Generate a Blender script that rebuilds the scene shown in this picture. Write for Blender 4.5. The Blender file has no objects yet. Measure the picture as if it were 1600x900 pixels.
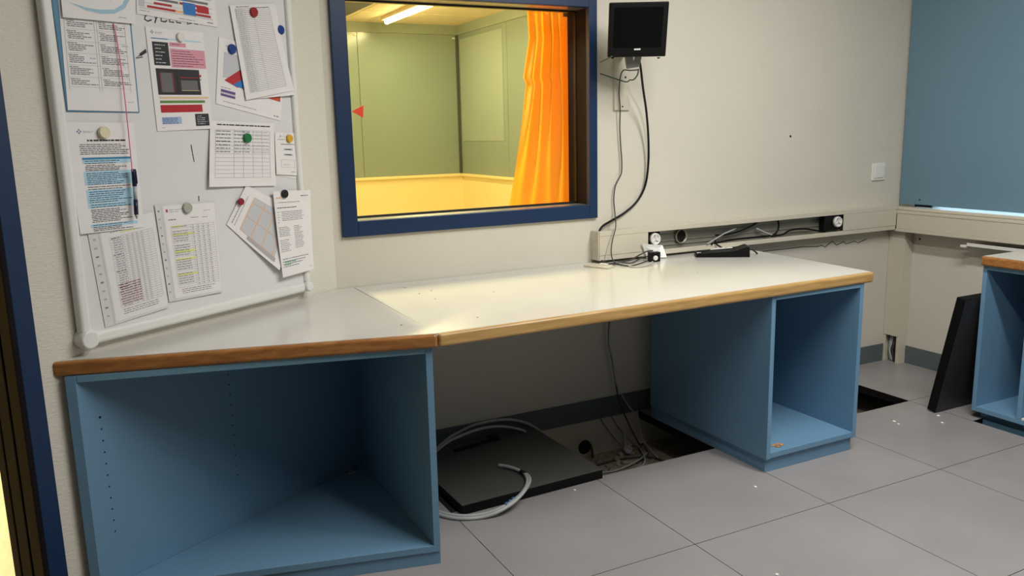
import bpy, math, random
from mathutils import Vector, Matrix
random.seed(7)
S = bpy.context.scene
COL = S.collection
R = math.radians

# ------------------------------------------------------------------ camera
CX, CY, CZ, YAW, PITCH, ROLL, F = -1.616, -3.087, 1.324, -0.467, 0.188, 0.023, 1284.887
XR = 2.352            # right wall
DT = .742             # desk top height
TA = .553             # first floor joint from the back wall
cy, sy, cp, sp = math.cos(YAW), math.sin(YAW), math.cos(PITCH), math.sin(PITCH)
fw = Vector((-sy * cp, cy * cp, -sp)); rt = Vector((cy, sy, 0)); dn = fw.cross(rt)
cr, sr = math.cos(ROLL), math.sin(ROLL)
r2 = rt * cr + dn * sr; d2 = dn * cr - rt * sr
CAMP = Vector((CX, CY, CZ))
cd = bpy.data.cameras.new('camera'); cam = bpy.data.objects.new('camera', cd); COL.objects.link(cam)
cam.matrix_world = Matrix(((r2.x, -d2.x, -fw.x, CX), (r2.y, -d2.y, -fw.y, CY), (r2.z, -d2.z, -fw.z, CZ), (0, 0, 0, 1)))
cd.sensor_width = 36; cd.lens = F * 36 / 1600; cd.clip_start = .05; cd.clip_end = 100
S.camera = cam

def ray(px, py):
    return r2 * ((px - 800) / F) + d2 * ((py - 450) / F) + fw
def on(px, py, p, n):                # where a sight line meets the plane through p with normal n
    d = ray(px, py); p = Vector(p); n = Vector(n)
    return CAMP + d * ((p - CAMP).dot(n) / d.dot(n))
def onz(px, py, z): return on(px, py, (0, 0, z), (0, 0, 1))
def ony(px, py, y): return on(px, py, (0, y, 0), (0, 1, 0))
def onx(px, py, x): return on(px, py, (x, 0, 0), (1, 0, 0))

# angled wall (carries the whiteboard and the door)
KX = -.815; ANG = R(33.3)
WU = Vector((math.cos(ANG), math.sin(ANG), 0)); WN = Vector((math.sin(ANG), -math.cos(ANG), 0)); WK = Vector((KX, 0, 0))
UP = Vector((0, 0, 1))
def wb(s, z, off=0): return WK + WU * s + WN * off + UP * z
def wbpx(px, py, off=0): return on(px, py, WK + WN * off, WN)

# ------------------------------------------------------------------ materials
def lin(c): return tuple(((x / 255) / 12.92 if x / 255 <= .04045 else ((x / 255 + .055) / 1.055) ** 2.4) for x in c)
def mat(name, rgb, rough=.6, metal=0, noise=.06, nscale=12, bump=0, bscale=80, spec=.5, coat=0, emit=None, estr=0, trans=0, stretch=None):
    m = bpy.data.materials.new(name); m.use_nodes = True; nt = m.node_tree; b = nt.nodes['Principled BSDF']
    c = lin(rgb); b.inputs['Roughness'].default_value = rough; b.inputs['Metallic'].default_value = metal
    b.inputs['Specular IOR Level'].default_value = spec; b.inputs['Coat Weight'].default_value = coat
    b.inputs['Base Color'].default_value = (*c, 1)
    tc = nt.nodes.new('ShaderNodeTexCoord'); src = tc.outputs['Object']
    if stretch:
        mp = nt.nodes.new('ShaderNodeMapping'); mp.inputs['Scale'].default_value = stretch[:3]; nt.links.new(src, mp.inputs['Vector']); src = mp.outputs['Vector']
        if len(stretch) > 3: mp.inputs['Rotation'].default_value = (0, 0, stretch[3])
    if noise:
        n = nt.nodes.new('ShaderNodeTexNoise'); n.inputs['Scale'].default_value = nscale; n.inputs['Detail'].default_value = 5
        nt.links.new(src, n.inputs['Vector'])
        r = nt.nodes.new('ShaderNodeValToRGB')
        r.color_ramp.elements[0].position = .3; r.color_ramp.elements[1].position = .7
        r.color_ramp.elements[0].color = (*[x * (1 - noise) for x in c], 1); r.color_ramp.elements[1].color = (*[min(1, x * (1 + noise)) for x in c], 1)
        nt.links.new(n.outputs['Fac'], r.inputs['Fac']); nt.links.new(r.outputs['Color'], b.inputs['Base Color'])
    if bump:
        n2 = nt.nodes.new('ShaderNodeTexNoise'); n2.inputs['Scale'].default_value = bscale; n2.inputs['Detail'].default_value = 3
        nt.links.new(src, n2.inputs['Vector'])
        bp = nt.nodes.new('ShaderNodeBump'); bp.inputs['Strength'].default_value = bump; bp.inputs['Distance'].default_value = .002
        nt.links.new(n2.outputs['Fac'], bp.inputs['Height']); nt.links.new(bp.outputs['Normal'], b.inputs['Normal'])
    if emit:
        b.inputs['Emission Color'].default_value = (*lin(emit), 1); b.inputs['Emission Strength'].default_value = estr
    return m

M = {}
M['wall'] = mat('wall_paint', (213, 207, 193), .75, noise=.02, nscale=3, bump=.35, bscale=130)
M['greywall'] = mat('grey_wall_paint', (128, 130, 130), .8, noise=.02)
M['weave'] = mat('embossed_wallpaper', (218, 213, 200), .75, noise=.03, nscale=60, bump=.8, bscale=70, stretch=(1, 1, 3.5))
M['ceiling'] = mat('ceiling_paint', (225, 222, 212), .8, noise=.02)
M['tile'] = mat('floor_tile', (148, 144, 144), .38, noise=.07, nscale=3.2, bump=.04, bscale=60, spec=.4)
M['tileside'] = mat('tile_edge_black', (8, 8, 9), .6, noise=0, spec=.2)
M['subfloor'] = mat('raw_screed', (150, 140, 122), .9, noise=.25, nscale=14, bump=.6, bscale=50)
M['blue'] = mat('blue_laminate', (108, 147, 177), .42, noise=.015, nscale=4, spec=.4)
M['bluee'] = mat('blue_edge_band', (114, 156, 182), .45, noise=.02)
M['white_lam'] = mat('white_laminate', (212, 210, 203), .17, noise=.015, nscale=5, spec=.6)
def woodmat(name, a, b, stretch):
    m = mat(name, a, .32, noise=0, spec=.5); nt = m.node_tree; bs = nt.nodes['Principled BSDF']
    tc = nt.nodes.new('ShaderNodeTexCoord'); mp = nt.nodes.new('ShaderNodeMapping'); mp.inputs['Scale'].default_value = stretch
    n = nt.nodes.new('ShaderNodeTexNoise'); n.inputs['Scale'].default_value = 6; n.inputs['Detail'].default_value = 7; n.inputs['Distortion'].default_value = .8
    r = nt.nodes.new('ShaderNodeValToRGB'); r.color_ramp.elements[0].position = .35; r.color_ramp.elements[1].position = .68
    r.color_ramp.elements[0].color = (*lin(a), 1); r.color_ramp.elements[1].color = (*lin(b), 1)
    nt.links.new(tc.outputs['Object'], mp.inputs['Vector']); nt.links.new(mp.outputs['Vector'], n.inputs['Vector']); nt.links.new(n.outputs['Fac'], r.inputs['Fac']); nt.links.new(r.outputs['Color'], bs.inputs['Base Color'])
    return m
M['wood'] = woodmat('light_wood_edge', (172, 135, 80), (198, 160, 102), (1, 12, 12))
M['wooddark'] = woodmat('warm_wood_edge', (150, 98, 50), (178, 122, 68), (1.2, 9, 12))
M['frameblue'] = mat('dark_blue_lacquer', (10, 44, 82), .4, noise=.02)
M['reveal'] = mat('dark_brown_reveal', (22, 19, 21), .65, noise=.03, spec=.12)
M['black'] = mat('black_plastic', (7, 7, 8), .45, noise=0, spec=.25)
M['screen'] = mat('dark_screen', (7, 7, 8), .12, noise=0, spec=.6)
M['rubber'] = mat('black_gasket', (8, 8, 9), .6, noise=0)
M['darkboard'] = mat('dark_floor_plate', (80, 80, 78), .33, noise=.12, nscale=7, bump=1, bscale=48, stretch=(1, 3, 1, .3))
M['panelboard'] = mat('leaning_plate_dark', (46, 46, 48), .5, noise=.1, nscale=9)
M['base'] = mat('grey_skirting', (92, 101, 104), .5, noise=.03)
M['trunk'] = mat('cream_plastic', (208, 200, 182), .45, noise=.01)
M['trunkin'] = mat('bare_metal_channel', (150, 147, 136), .4, metal=.3, noise=.05)
M['whitep'] = mat('white_plastic', (232, 230, 224), .35, noise=0)
M['board'] = mat('whiteboard_enamel', (224, 222, 222), .22, noise=.015, nscale=2.5, spec=.5)
M['frameal'] = mat('whiteboard_rail', (228, 228, 224), .35, noise=.01)
M['paper'] = mat('white_paper', (232, 229, 229), .8, noise=.015, nscale=30, spec=.2)
M['film'] = mat('plastic_sleeve', (216, 217, 216), .25, noise=.02, nscale=20, spec=.6)
M['ink'] = mat('printed_ink', (122, 120, 124), .8, noise=0)
M['inkd'] = mat('black_print', (34, 33, 36), .7, noise=0)
M['inkl'] = mat('pale_grey_print', (172, 170, 172), .8, noise=0)
M['marker'] = mat('black_marker', (22, 24, 24), .5, noise=0)
for k, c in dict(pblue=(172, 210, 232), pblued=(64, 132, 170), plogo=(50, 84, 134), pred=(176, 32, 46), ppink=(216, 150, 166), pgreen=(98, 136, 62), ptan=(222, 194, 152), pxray=(44, 43, 46), pxgrey=(104, 103, 104), pyellow=(222, 228, 128), porange=(234, 182, 134), pgrey=(194, 196, 201), pbblue=(50, 116, 186), pbred=(178, 44, 50), psalmon=(206, 128, 132), pbrick=(194, 78, 56), ppurple=(108, 78, 138), pswoosh=(160, 194, 212), pplum=(150, 92, 104), pgr=(60, 160, 100), plav=(164, 182, 216)).items():
    M[k] = mat(k, c, .7, noise=0)
M['folder'] = mat('blue_folder', (70, 124, 156), .45, noise=.03)
for k, c in dict(m_red=(150, 28, 26), m_blue=(24, 58, 132), m_white=(226, 224, 216), m_cream=(222, 214, 180), m_green=(30, 116, 62), m_yellow=(214, 168, 34), m_dred=(140, 26, 38), m_black=(20, 22, 24), m_grey=(170, 172, 160)).items():
    M[k] = mat(k, c, .35, noise=0)
M['string'] = mat('pink_string', (240, 130, 160), .8, noise=0)
M['navy'] = mat('navy_pen', (22, 30, 62), .35, noise=0)
M['penclear'] = mat('pale_pen_body', (176, 184, 192), .25, noise=0)
M['cgrey'] = mat('grey_cable', (176, 178, 176), .45, noise=0)
M['cdark'] = mat('dark_cable', (66, 64, 60), .5, noise=0)
M['cmid'] = mat('dull_cable', (136, 130, 118), .5, noise=0)
M['cgreen'] = mat('green_wire', (44, 86, 66), .5, noise=0)
M['ctape'] = mat('black_tape', (14, 14, 14), .5, noise=0)
M['clabel'] = mat('blue_print', (70, 100, 150), .6, noise=0)
M['steel'] = mat('brushed_steel', (176, 176, 174), .3, metal=.8, noise=.03)
M['blind'] = mat('blue_blind', (108, 140, 159), .6, noise=.02, nscale=2)
M['green'] = mat('green_wall_panel', (138, 154, 148), .2, noise=.03, nscale=1.5, spec=.5)
M['greenf'] = mat('green_fascia', (148, 163, 154), .5, noise=.02)
M['reflection_tint'] = mat('pale_painted_reflection', (152, 168, 164), .3, noise=.02)
M['dado'] = mat('cream_dado', (244, 228, 172), .5, noise=.01)
M['post'] = mat('dark_corner_post', (70, 76, 72), .4, noise=.03)
M['farceil'] = mat('cream_ceiling_panel', (244, 232, 204), .6, noise=.02)
M['hatch'] = mat('grey_ceiling_hatch', (108, 112, 124), .5, noise=.03)
M['parquet'] = woodmat('pale_parquet', (208, 184, 148), (226, 204, 170), (6, 1, 1))
M['tube'] = mat('lit_tube', (255, 240, 200), .5, noise=0, emit=(255, 232, 180), estr=42)
M['diff'] = mat('lamp_diffuser', (250, 248, 240), .5, noise=0, emit=(255, 250, 238), estr=3)
M['redtri'] = mat('red_sticker', (255, 76, 36), .5, noise=0)
M['chip'] = mat('raw_chipboard', (176, 132, 88), .9, noise=.2, nscale=90)
M['plaster'] = mat('white_plaster', (236, 234, 228), .9, noise=.05)
M['hole'] = mat('dark_hole', (9, 9, 9), .9, noise=0)
M['rust'] = mat('brown_pipe', (92, 66, 44), .7, noise=.1)
M['scuff'] = mat('dark_wall_stain', (104, 102, 96), .9, noise=.2, nscale=40)
def curtain_mat():
    m = bpy.data.materials.new('orange_curtain_cloth'); m.use_nodes = True; nt = m.node_tree; b = nt.nodes['Principled BSDF']; out = nt.nodes['Material Output']
    b.inputs['Base Color'].default_value = (*lin((252, 178, 62)), 1); b.inputs['Roughness'].default_value = .6; b.inputs['Sheen Weight'].default_value = .2
    t = nt.nodes.new('ShaderNodeBsdfTranslucent'); t.inputs['Color'].default_value = (*lin((255, 168, 40)), 1)
    n = nt.nodes.new('ShaderNodeTexNoise'); n.inputs['Scale'].default_value = 300; tc = nt.nodes.new('ShaderNodeTexCoord'); nt.links.new(tc.outputs['Object'], n.inputs['Vector'])
    bp = nt.nodes.new('ShaderNodeBump'); bp.inputs['Strength'].default_value = .15; bp.inputs['Distance'].default_value = .001
    nt.links.new(n.outputs['Fac'], bp.inputs['Height']); nt.links.new(bp.outputs['Normal'], b.inputs['Normal'])
    mx = nt.nodes.new('ShaderNodeMixShader'); mx.inputs['Fac'].default_value = .4
    nt.links.new(b.outputs['BSDF'], mx.inputs[1]); nt.links.new(t.outputs['BSDF'], mx.inputs[2]); nt.links.new(mx.outputs['Shader'], out.inputs['Surface'])
    return m
M['curtain'] = curtain_mat()
def glass_mat(name, tint, k=.5):
    m = bpy.data.materials.new(name); m.use_nodes = True; nt = m.node_tree; out = nt.nodes['Material Output']
    nt.nodes.remove(nt.nodes['Principled BSDF'])
    t = nt.nodes.new('ShaderNodeBsdfTransparent'); t.inputs['Color'].default_value = (*tint, 1)
    g = nt.nodes.new('ShaderNodeBsdfGlossy'); g.inputs['Roughness'].default_value = .01
    fr = nt.nodes.new('ShaderNodeFresnel'); fr.inputs['IOR'].default_value = 1.5
    mu = nt.nodes.new('ShaderNodeMath'); mu.operation = 'MULTIPLY'; mu.inputs[1].default_value = k
    nt.links.new(fr.outputs['Fac'], mu.inputs[0])
    mx = nt.nodes.new('ShaderNodeMixShader'); nt.links.new(mu.outputs[0], mx.inputs['Fac']); nt.links.new(t.outputs['BSDF'], mx.inputs[1]); nt.links.new(g.outputs['BSDF'], mx.inputs[2])
    nt.links.new(mx.outputs['Shader'], out.inputs['Surface'])
    return m
M['glass'] = glass_mat('lead_glass', (.97, .96, .80))
M['clear'] = glass_mat('clear_glass', (.95, .97, .98))

# ------------------------------------------------------------------ mesh builder
class MB:
    def __init__(s): s.v = []; s.f = []; s.m = []; s.sm = []
    def add(s, vs, fs, m=0, smooth=False):
        o = len(s.v); s.v += [Vector(v) for v in vs]
        for f in fs: s.f.append([i + o for i in f]); s.m.append(m); s.sm.append(smooth)
        return s
    def box(s, x0, x1, y0, y1, z0, z1, m=0, X=None):
        vs = [Vector((x, y, z)) for x in (x0, x1) for y in (y0, y1) for z in (z0, z1)]
        if X: vs = [X @ v for v in vs]
        fs = [(0, 1, 3, 2), (4, 6, 7, 5), (0, 4, 5, 1), (2, 3, 7, 6), (0, 2, 6, 4), (1, 5, 7, 3)]
        return s.add(vs, fs, m)
    def obox(s, o, a, b, c, m=0):      # box from a corner and three edge vectors
        o, a, b, c = map(Vector, (o, a, b, c))
        vs = [o + a * i + b * j + c * k for i in (0, 1) for j in (0, 1) for k in (0, 1)]
        fs = [(0, 1, 3, 2), (4, 6, 7, 5), (0, 4, 5, 1), (2, 3, 7, 6), (0, 2, 6, 4), (1, 5, 7, 3)]
        if a.cross(b).dot(c) < 0: fs = [f[::-1] for f in fs]
        return s.add(vs, fs, m)
    def prism(s, poly, z0, z1, m=0):
        n = len(poly)
        if sum(poly[i][0] * poly[(i + 1) % n][1] - poly[(i + 1) % n][0] * poly[i][1] for i in range(n)) < 0: poly = poly[::-1]
        vs = [(p[0], p[1], z0) for p in poly] + [(p[0], p[1], z1) for p in poly]
        fs = [tuple(range(n))[::-1], tuple(range(n, 2 * n))] + [(i, (i + 1) % n, n + (i + 1) % n, n + i) for i in range(n)]
        return s.add(vs, fs, m)
    def extrude(s, poly3, vec, m=0):   # any planar polygon swept along vec
        n = len(poly3); vec = Vector(vec); p = [Vector(q) for q in poly3]
        nn = Vector((0, 0, 0))
        for i in range(n): nn += p[i].cross(p[(i + 1) % n])
        if nn.dot(vec) < 0: p = p[::-1]
        vs = p + [q + vec for q in p]
        fs = [tuple(range(n))[::-1], tuple(range(n, 2 * n))] + [(i, (i + 1) % n, n + (i + 1) % n, n + i) for i in range(n)]
        return s.add(vs, fs, m)
    def poly(s, pts, m=0): return s.add(pts, [tuple(range(len(pts)))], m)
    def tube(s, pts, r, seg=8, m=0, smooth=4):
        pts = [Vector(p) for p in pts]
        if smooth and len(pts) > 2:
            q = [pts[0] * 2 - pts[1]] + pts + [pts[-1] * 2 - pts[-2]]; out = []
            for i in range(1, len(q) - 2):
                a, b, c, d = q[i - 1], q[i], q[i + 1], q[i + 2]
                for k in range(smooth):
                    t = k / smooth
                    out.append(.5 * ((2 * b) + (c - a) * t + (2 * a - 5 * b + 4 * c - d) * t * t + (3 * b - a - 3 * c + d) * t ** 3))
            out.append(pts[-1]); pts = out
        vs = []; n = len(pts); prev = None
        for i, p in enumerate(pts):
            t = (pts[min(i + 1, n - 1)] - pts[max(i - 1, 0)]).normalized()
            if prev is None:
                a = Vector((0, 0, 1)) if abs(t.z) < .9 else Vector((1, 0, 0)); prev = t.cross(a).normalized()
            prev = (prev - t * prev.dot(t)).normalized(); b = t.cross(prev)
            for k in range(seg):
                an = 2 * math.pi * k / seg; vs.append(p + (prev * math.cos(an) + b * math.sin(an)) * r)
        fs = [(i * seg + k, i * seg + (k + 1) % seg, (i + 1) * seg + (k + 1) % seg, (i + 1) * seg + k) for i in range(n - 1) for k in range(seg)]
        s.add(vs, fs, m, True)
        o = len(s.v) - len(vs)
        s.f.append([o + k for k in range(seg)][::-1]); s.f.append([o + (n - 1) * seg + k for k in range(seg)]); s.m += [m, m]; s.sm += [False, False]
        return s
    def lathe(s, c, ax, prof, seg=28, m=0):   # prof: (radius, height along ax)
        c = Vector(c); ax = Vector(ax).normalized(); a = ax.cross(Vector((0, 0, 1)) if abs(ax.z) < .9 else Vector((1, 0, 0))).normalized(); b = ax.cross(a)
        vs = []
        for r, h in prof:
            for k in range(seg):
                an = 2 * math.pi * k / seg; vs.append(c + ax * h + (a * math.cos(an) + b * math.sin(an)) * r)
        n = len(prof)
        fs = [(i * seg + k, i * seg + (k + 1) % seg, (i + 1) * seg + (k + 1) % seg, (i + 1) * seg + k) for i in range(n - 1) for k in range(seg)]
        s.add(vs, fs, m, True); o = len(s.v) - len(vs)
        s.f.append([o + k for k in range(seg)][::-1]); s.f.append([o + (n - 1) * seg + k for k in range(seg)]); s.m += [m, m]; s.sm += [False, False]
        return s
    def disc(s, c, ax, r, m=0, seg=14, t=.0006):
        return s.lathe(c, ax, [(r, 0), (r, t)], seg, m)
    def ribbon(s, pts, w, nrm, m=0):
        pts = [Vector(p) for p in pts]; nrm = Vector(nrm); n = len(pts); vs = []
        for i in range(n):
            t = (pts[min(i + 1, n - 1)] - pts[max(i - 1, 0)]).normalized(); b = nrm.cross(t).normalized() * (w / 2)
            vs += [pts[i] + b, pts[i] - b]
        return s.add(vs, [(2 * i, 2 * i + 1, 2 * i + 3, 2 * i + 2) for i in range(n - 1)], m)
    def build(s, name, mats, parent=None, loc=None, bevel=0, seg=2, label=None):
        if not isinstance(mats, (list, tuple)): mats = [mats]
        if parent is not None:
            root = parent
            while root.parent: root = root.parent
            off = root.location.copy()
        else:
            if loc is None:
                xs = [v.x for v in s.v]; ys = [v.y for v in s.v]; loc = ((min(xs) + max(xs)) / 2, (min(ys) + max(ys)) / 2, min(v.z for v in s.v))
            off = Vector(loc)
        me = bpy.data.meshes.new(name); me.from_pydata([v - off for v in s.v], [], s.f)
        for m in mats: me.materials.append(M[m] if isinstance(m, str) else m)
        for p, mi, sm in zip(me.polygons, s.m, s.sm): p.material_index = mi; p.use_smooth = sm
        me.validate(); me.update()
        o = bpy.data.objects.new(name, me); COL.objects.link(o)
        if parent is not None: o.parent = parent
        else: o.location = off
        if bevel:
            b = o.modifiers.new('bevel', 'BEVEL'); b.width = bevel; b.segments = seg; b.limit_method = 'ANGLE'; b.angle_limit = R(40)
        if label: o['label'] = label
        return o
def thing(name, label, cat, loc, group=None):
    o = bpy.data.objects.new(name, None); o.empty_display_size = .05; COL.objects.link(o); o.location = loc; tag(o, label, cat, group); return o
def tag(o, label, cat, group=None, kind=None):
    o['label'] = label; o['category'] = cat
    if group: o['group'] = group
    if kind: o['kind'] = kind
    return o
def struct(o, label=None):
    o['kind'] = 'structure'
    if label: o['label'] = label
    return o

# ------------------------------------------------------------------ the room
ZB = -.172
YB, XL, ZC = -5.2, -3.3, 2.6
# floor plates with open bays
mb = MB()
xs = [-3.6 + .6 * i for i in range(11)]
def plate(x0, x1, y0, y1):
    g = .0012
    mb.box(x0 + g, x1 - g, y0 + g, y1 - g, -.036, -.0005, 1)
    o = len(mb.v); e = g
    mb.add([(x0 + e, y0 + e, 0), (x1 - e, y0 + e, 0), (x1 - e, y1 - e, 0), (x0 + e, y1 - e, 0)], [(0, 1, 2, 3)], 0)
WEND = -1.221
for j in range(-1, 8):
    y1 = -TA - .6 * j; y0 = y1 - .6
    if j == -1: y1 = -.002; y0 = -TA
    for x0 in xs:
        x1 = min(x0 + .6, XR - .002)
        if x0 >= XR - .01: continue
        x0r = round(x0, 2)
        if j == -1 and (abs(x0r) < .01 or abs(x0r - 1.2) < .01 or abs(x0r + .6) < .01): continue      # lifted plates
        if j == -1 and x0r < -.7: continue
        if x0r >= 1.79 and j in (0, 1):
            if j == 0: plate(x0, x1, -.88, y1); plate(2.0, x1, y0, -.88)
            else: plate(2.0, x1, y0, y1)
            continue
        if j in (0, 1) and x0 < -1.75: continue
        plate(x0, x1, y0, y1)
# corner in front of the angled wall
pl = MB
def polyplate(poly):
    mb.prism(poly, -.036, -.0005, 1); n = len(poly)
    a = sum(poly[i][0] * poly[(i + 1) % n][1] - poly[(i + 1) % n][0] * poly[i][1] for i in range(n))
    if a < 0: poly = poly[::-1]
    mb.add([(p[0], p[1], 0) for p in poly], [tuple(range(n))], 0)
def wy(x): return (x - KX) * math.tan(ANG)
polyplate([(-.602, -TA), (-.602, -.002), (KX, -.002), (-1.199, wy(-1.199) - .004), (-1.199, -TA)])
polyplate([(-1.201, -TA), (-1.201, wy(-1.201) - .004), (-1.60, -TA)])
polyplate([(-1.801, -1.752), (-1.801, wy(-1.801) - .004), (XL, wy(XL) - .004), (XL, -1.752)])
struct(mb.build('floor', ['tile', 'tileside']), 'grey raised floor of square plates with open bays')
mb = MB(); mb.prism([(XL, YB), (XR, YB), (XR, 0), (KX, 0), (XL, wy(XL))], ZB - .03, ZB)
struct(mb.build('trim_1', ['subfloor']), 'raw grey screed below the raised floor')
mb = MB(); mb.prism([(XL - .1, YB - .1), (XR + .2, YB - .1), (XR + .2, .16), (KX, .16), (XL - .1, wy(XL) + .16)], ZC, ZC + .05)
struct(mb.build('ceiling', ['ceiling']))
# back wall with the viewing window opening
WX0, WX1, WZ0, WZ1 = -.722, .326, 1.0, 1.83
WT = .16
mb = MB()
mb.prism([(KX, 0), (KX - .05, WT), (WX0 - .03, WT), (WX0 - .03, 0)], ZB, ZC)
mb.box(WX1 + .03, XR + .15, 0, WT, ZB, ZC)
mb.box(WX0 - .03, WX1 + .03, 0, WT, ZB, WZ0 - .03); mb.box(WX0 - .03, WX1 + .03, 0, WT, WZ1 + .03, ZC)
struct(mb.build('wall_back', ['wall']), 'cream back wall with the viewing window')
# angled wall with the door opening
DS0, DS1, DZ = WEND, -2.11, 2.02
mb = MB()
def wseg(s0, s1, z0, z1): mb.obox(wb(s0, z0), WU * (s1 - s0), WN * -.12, UP * (z1 - z0))
wseg(DS0, 0, ZB, ZC); wseg(-3.05, DS1, ZB, ZC); wseg(DS1, DS0, DZ, ZC); wseg(DS1, DS0, ZB, -.01)
struct(mb.build('wall_left', ['weave']), 'cream angled wall with embossed paper')
mb = MB(); mb.box(XL - .1, XL, YB, wy(XL), ZB, ZC); struct(mb.build('wall_side', ['greywall']))
mb = MB(); mb.box(XL - .1, XR + .15, YB - .1, YB, ZB, ZC); struct(mb.build('wall_front', ['greywall']))
# right wall with a window opening behind the blue blind
RW0, RW1, RZ0, RZ1 = -2.3, -.1, .872, 2.3
mb = MB()
mb.box(XR, XR + .15, RW1, 0, ZB, ZC); mb.box(XR, XR + .15, YB, RW0, ZB, ZC)
mb.box(XR, XR + .15, RW0, RW1, ZB, RZ0 - .002); mb.box(XR, XR + .15, RW0, RW1, RZ1, ZC)
struct(mb.build('wall_right', ['wall']), 'cream right wall below the blue blind')
w2 = MB(); fx0, fx1 = XR + .1, XR + .14
w2.box(fx0, fx1, RW0, RW0 + .05, RZ0, RZ1); w2.box(fx0, fx1, RW1 - .05, RW1, RZ0, RZ1); w2.box(fx0, fx1, RW0, RW1, RZ1 - .05, RZ1); w2.box(fx0 + .025, fx1, RW0, RW1, RZ0 - .02, RZ0 + .004)
w2 = struct(w2.build('window_2', ['whitep']), 'daylight window behind the blue blind')
g = MB(); g.box(XR + .118, XR + .122, RW0 + .05, RW1 - .05, RZ0 + .004, RZ1 - .05); g.build('pane', ['clear'], w2)
g = MB(); g.box(XR - .055, XR + .1, RW0, -.008, RZ0 - .016, RZ0, 0); g.build('window_sill', ['trunk'], w2, bevel=.004)
# skirtings
mb = MB(); mb.box(KX + .01, 2.283, -.007, 0, .0, .099); struct(mb.build('baseboard_back', ['base'], bevel=.002), 'blue-grey skirting along the back wall')
mb = MB(); mb.box(XR - .007, XR, -2.4, -.1, .0, .099); struct(mb.build('baseboard_right', ['base'], bevel=.002), 'grey skirting along the right wall')

# viewing window: blue frame, dark reveal, tinted pane
win = MB(); fw_ = .06
y0, y1 = -.016, .012
win.box(WX0 - fw_, WX0, y0, y1, WZ0 - fw_, WZ1 + fw_); win.box(WX1, WX1 + .04, y0, y1, WZ0 - fw_, WZ1 + fw_)
win.box(WX0, WX1, y0, y1, WZ0 - fw_, WZ0); win.box(WX0, WX1, y0, y1, WZ1, WZ1 + fw_)
win = struct(win.build('window_1', ['frameblue'], loc=(-.2, 0, WZ0), bevel=.002), 'viewing window with a wide dark blue frame')
rv = MB()
for a, b in ((.012, .092), (.108, WT + .004)):
    rv.box(WX0 - .028, WX0, a, b, WZ0 - .028, WZ1 + .028); rv.box(WX1, WX1 + .028, a, b, WZ0 - .028, WZ1 + .028)
rv.build('reveal', ['reveal'], win, bevel=.001, label='dark brown side reveal')
rv = MB()
for a, b in ((.012, .092), (.108, WT + .004)):
    rv.box(WX0, WX1, a, b, WZ0 - .028, WZ0); rv.box(WX0, WX1, a, b, WZ1, WZ1 + .028)
rv.build('sill', ['steel'], win, bevel=.001, label='pale metal strip above and below the pane')
gk = MB(); a, b = .092, .108
gk.box(WX0 - .028, WX0 + .003, a, b, WZ0 - .028, WZ1 + .028); gk.box(WX1 - .003, WX1 + .028, a, b, WZ0 - .028, WZ1 + .028)
gk.box(WX0, WX1, a, b, WZ0 - .028, WZ0 + .008); gk.box(WX0, WX1, a, b, WZ1 - .006, WZ1 + .028)
gk.build('gasket', ['rubber'], win)
g = MB(); g.box(WX0 + .003, WX1 - .003, .098, .102, WZ0 + .008, WZ1 - .006); g.build('pane', ['glass'], win, label='tinted glass pane')
t = MB(); yy = .0965
p = [ony(549.5, 174, yy), ony(568, 164.5, yy), ony(567.5, 184, yy)]
t.extrude(p, (0, .001, 0)); tag(t.build('arrow_sticker', ['redtri']), 'small red triangle sticker on the window pane pointing left', 'sticker')

# door frame in the angled wall
d1 = MB()
def dbox(s0, s1, o0, o1, z0, z1, m=0): d1.obox(wb(s0, z0, o0), WU * (s1 - s0), WN * (o1 - o0), UP * (z1 - z0), m)
dbox(DS0, DS0 + .05, -.004, .014, -.0, DZ + .05); dbox(DS1 - .05, DS1, -.004, .014, 0, DZ + .05); dbox(DS1, DS0, -.004, .014, DZ, DZ + .05)
door = struct(d1.build('door_1', ['frameblue'], bevel=.002), 'dark blue door frame at the left edge')
d1 = MB()
for a, b in ((.014, -.036), (-.044, -.094), (-.1, -.135)):
    dbox(DS0 - .014, DS0 + .002, a, b, 0, DZ); dbox(DS1 - .002, DS1 + .014, a, b, 0, DZ); dbox(DS1, DS0, a, b, DZ - .014, DZ)
d1.build('jamb', ['reveal'], door, bevel=.003, label='dark brown inner jamb with black seals')
d1 = MB()
for a, b in ((-.036, -.044), (-.094, -.1)):
    dbox(DS0 - .008, DS0 + .002, a, b, 0, DZ); dbox(DS1 - .002, DS1 + .008, a, b, 0, DZ)
d1.build('door_seal', ['rubber'], door)

# ------------------------------------------------------------------ room beyond the window and the door
FY, FX, FZ = 5.35, 2.06, 2.45
FXL = -4.2
mb = MB(); mb.prism([(FXL, wy(FXL) + .1), (KX - .06, .08), (KX, .16), (FX, .16), (FX, FY), (FXL, FY)], -.05, -.004)
struct(mb.build('floor_beyond', ['parquet']), 'pale wood floor of the room beyond')
mb = MB(); mb.prism([(FXL, wy(FXL) + .1), (KX - .06, .12), (KX, .16), (FX, .16), (FX, FY), (FXL, FY)], FZ, FZ + .05)
for i in range(7): mb.box(FXL, FX, .9 + .62 * i, .908 + .62 * i, FZ - .002, FZ + .001)
for x in (.78, 1.02, 1.32): mb.box(x, x + .008, 1, FY, FZ - .0025, FZ + .001)
struct(mb.build('ceiling_beyond', ['farceil']), 'cream panelled ceiling of the room beyond')
mb = MB(); mb.box(FXL, FX + .1, FY, FY + .1, -.05, FZ); struct(mb.build('wall_far', ['dado']), 'cream dado wall beyond the window')
mb = MB(); mb.box(FX, FX + .1, .16, FY, -.05, FZ); struct(mb.build('wall_beyond_right', ['dado']))
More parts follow.
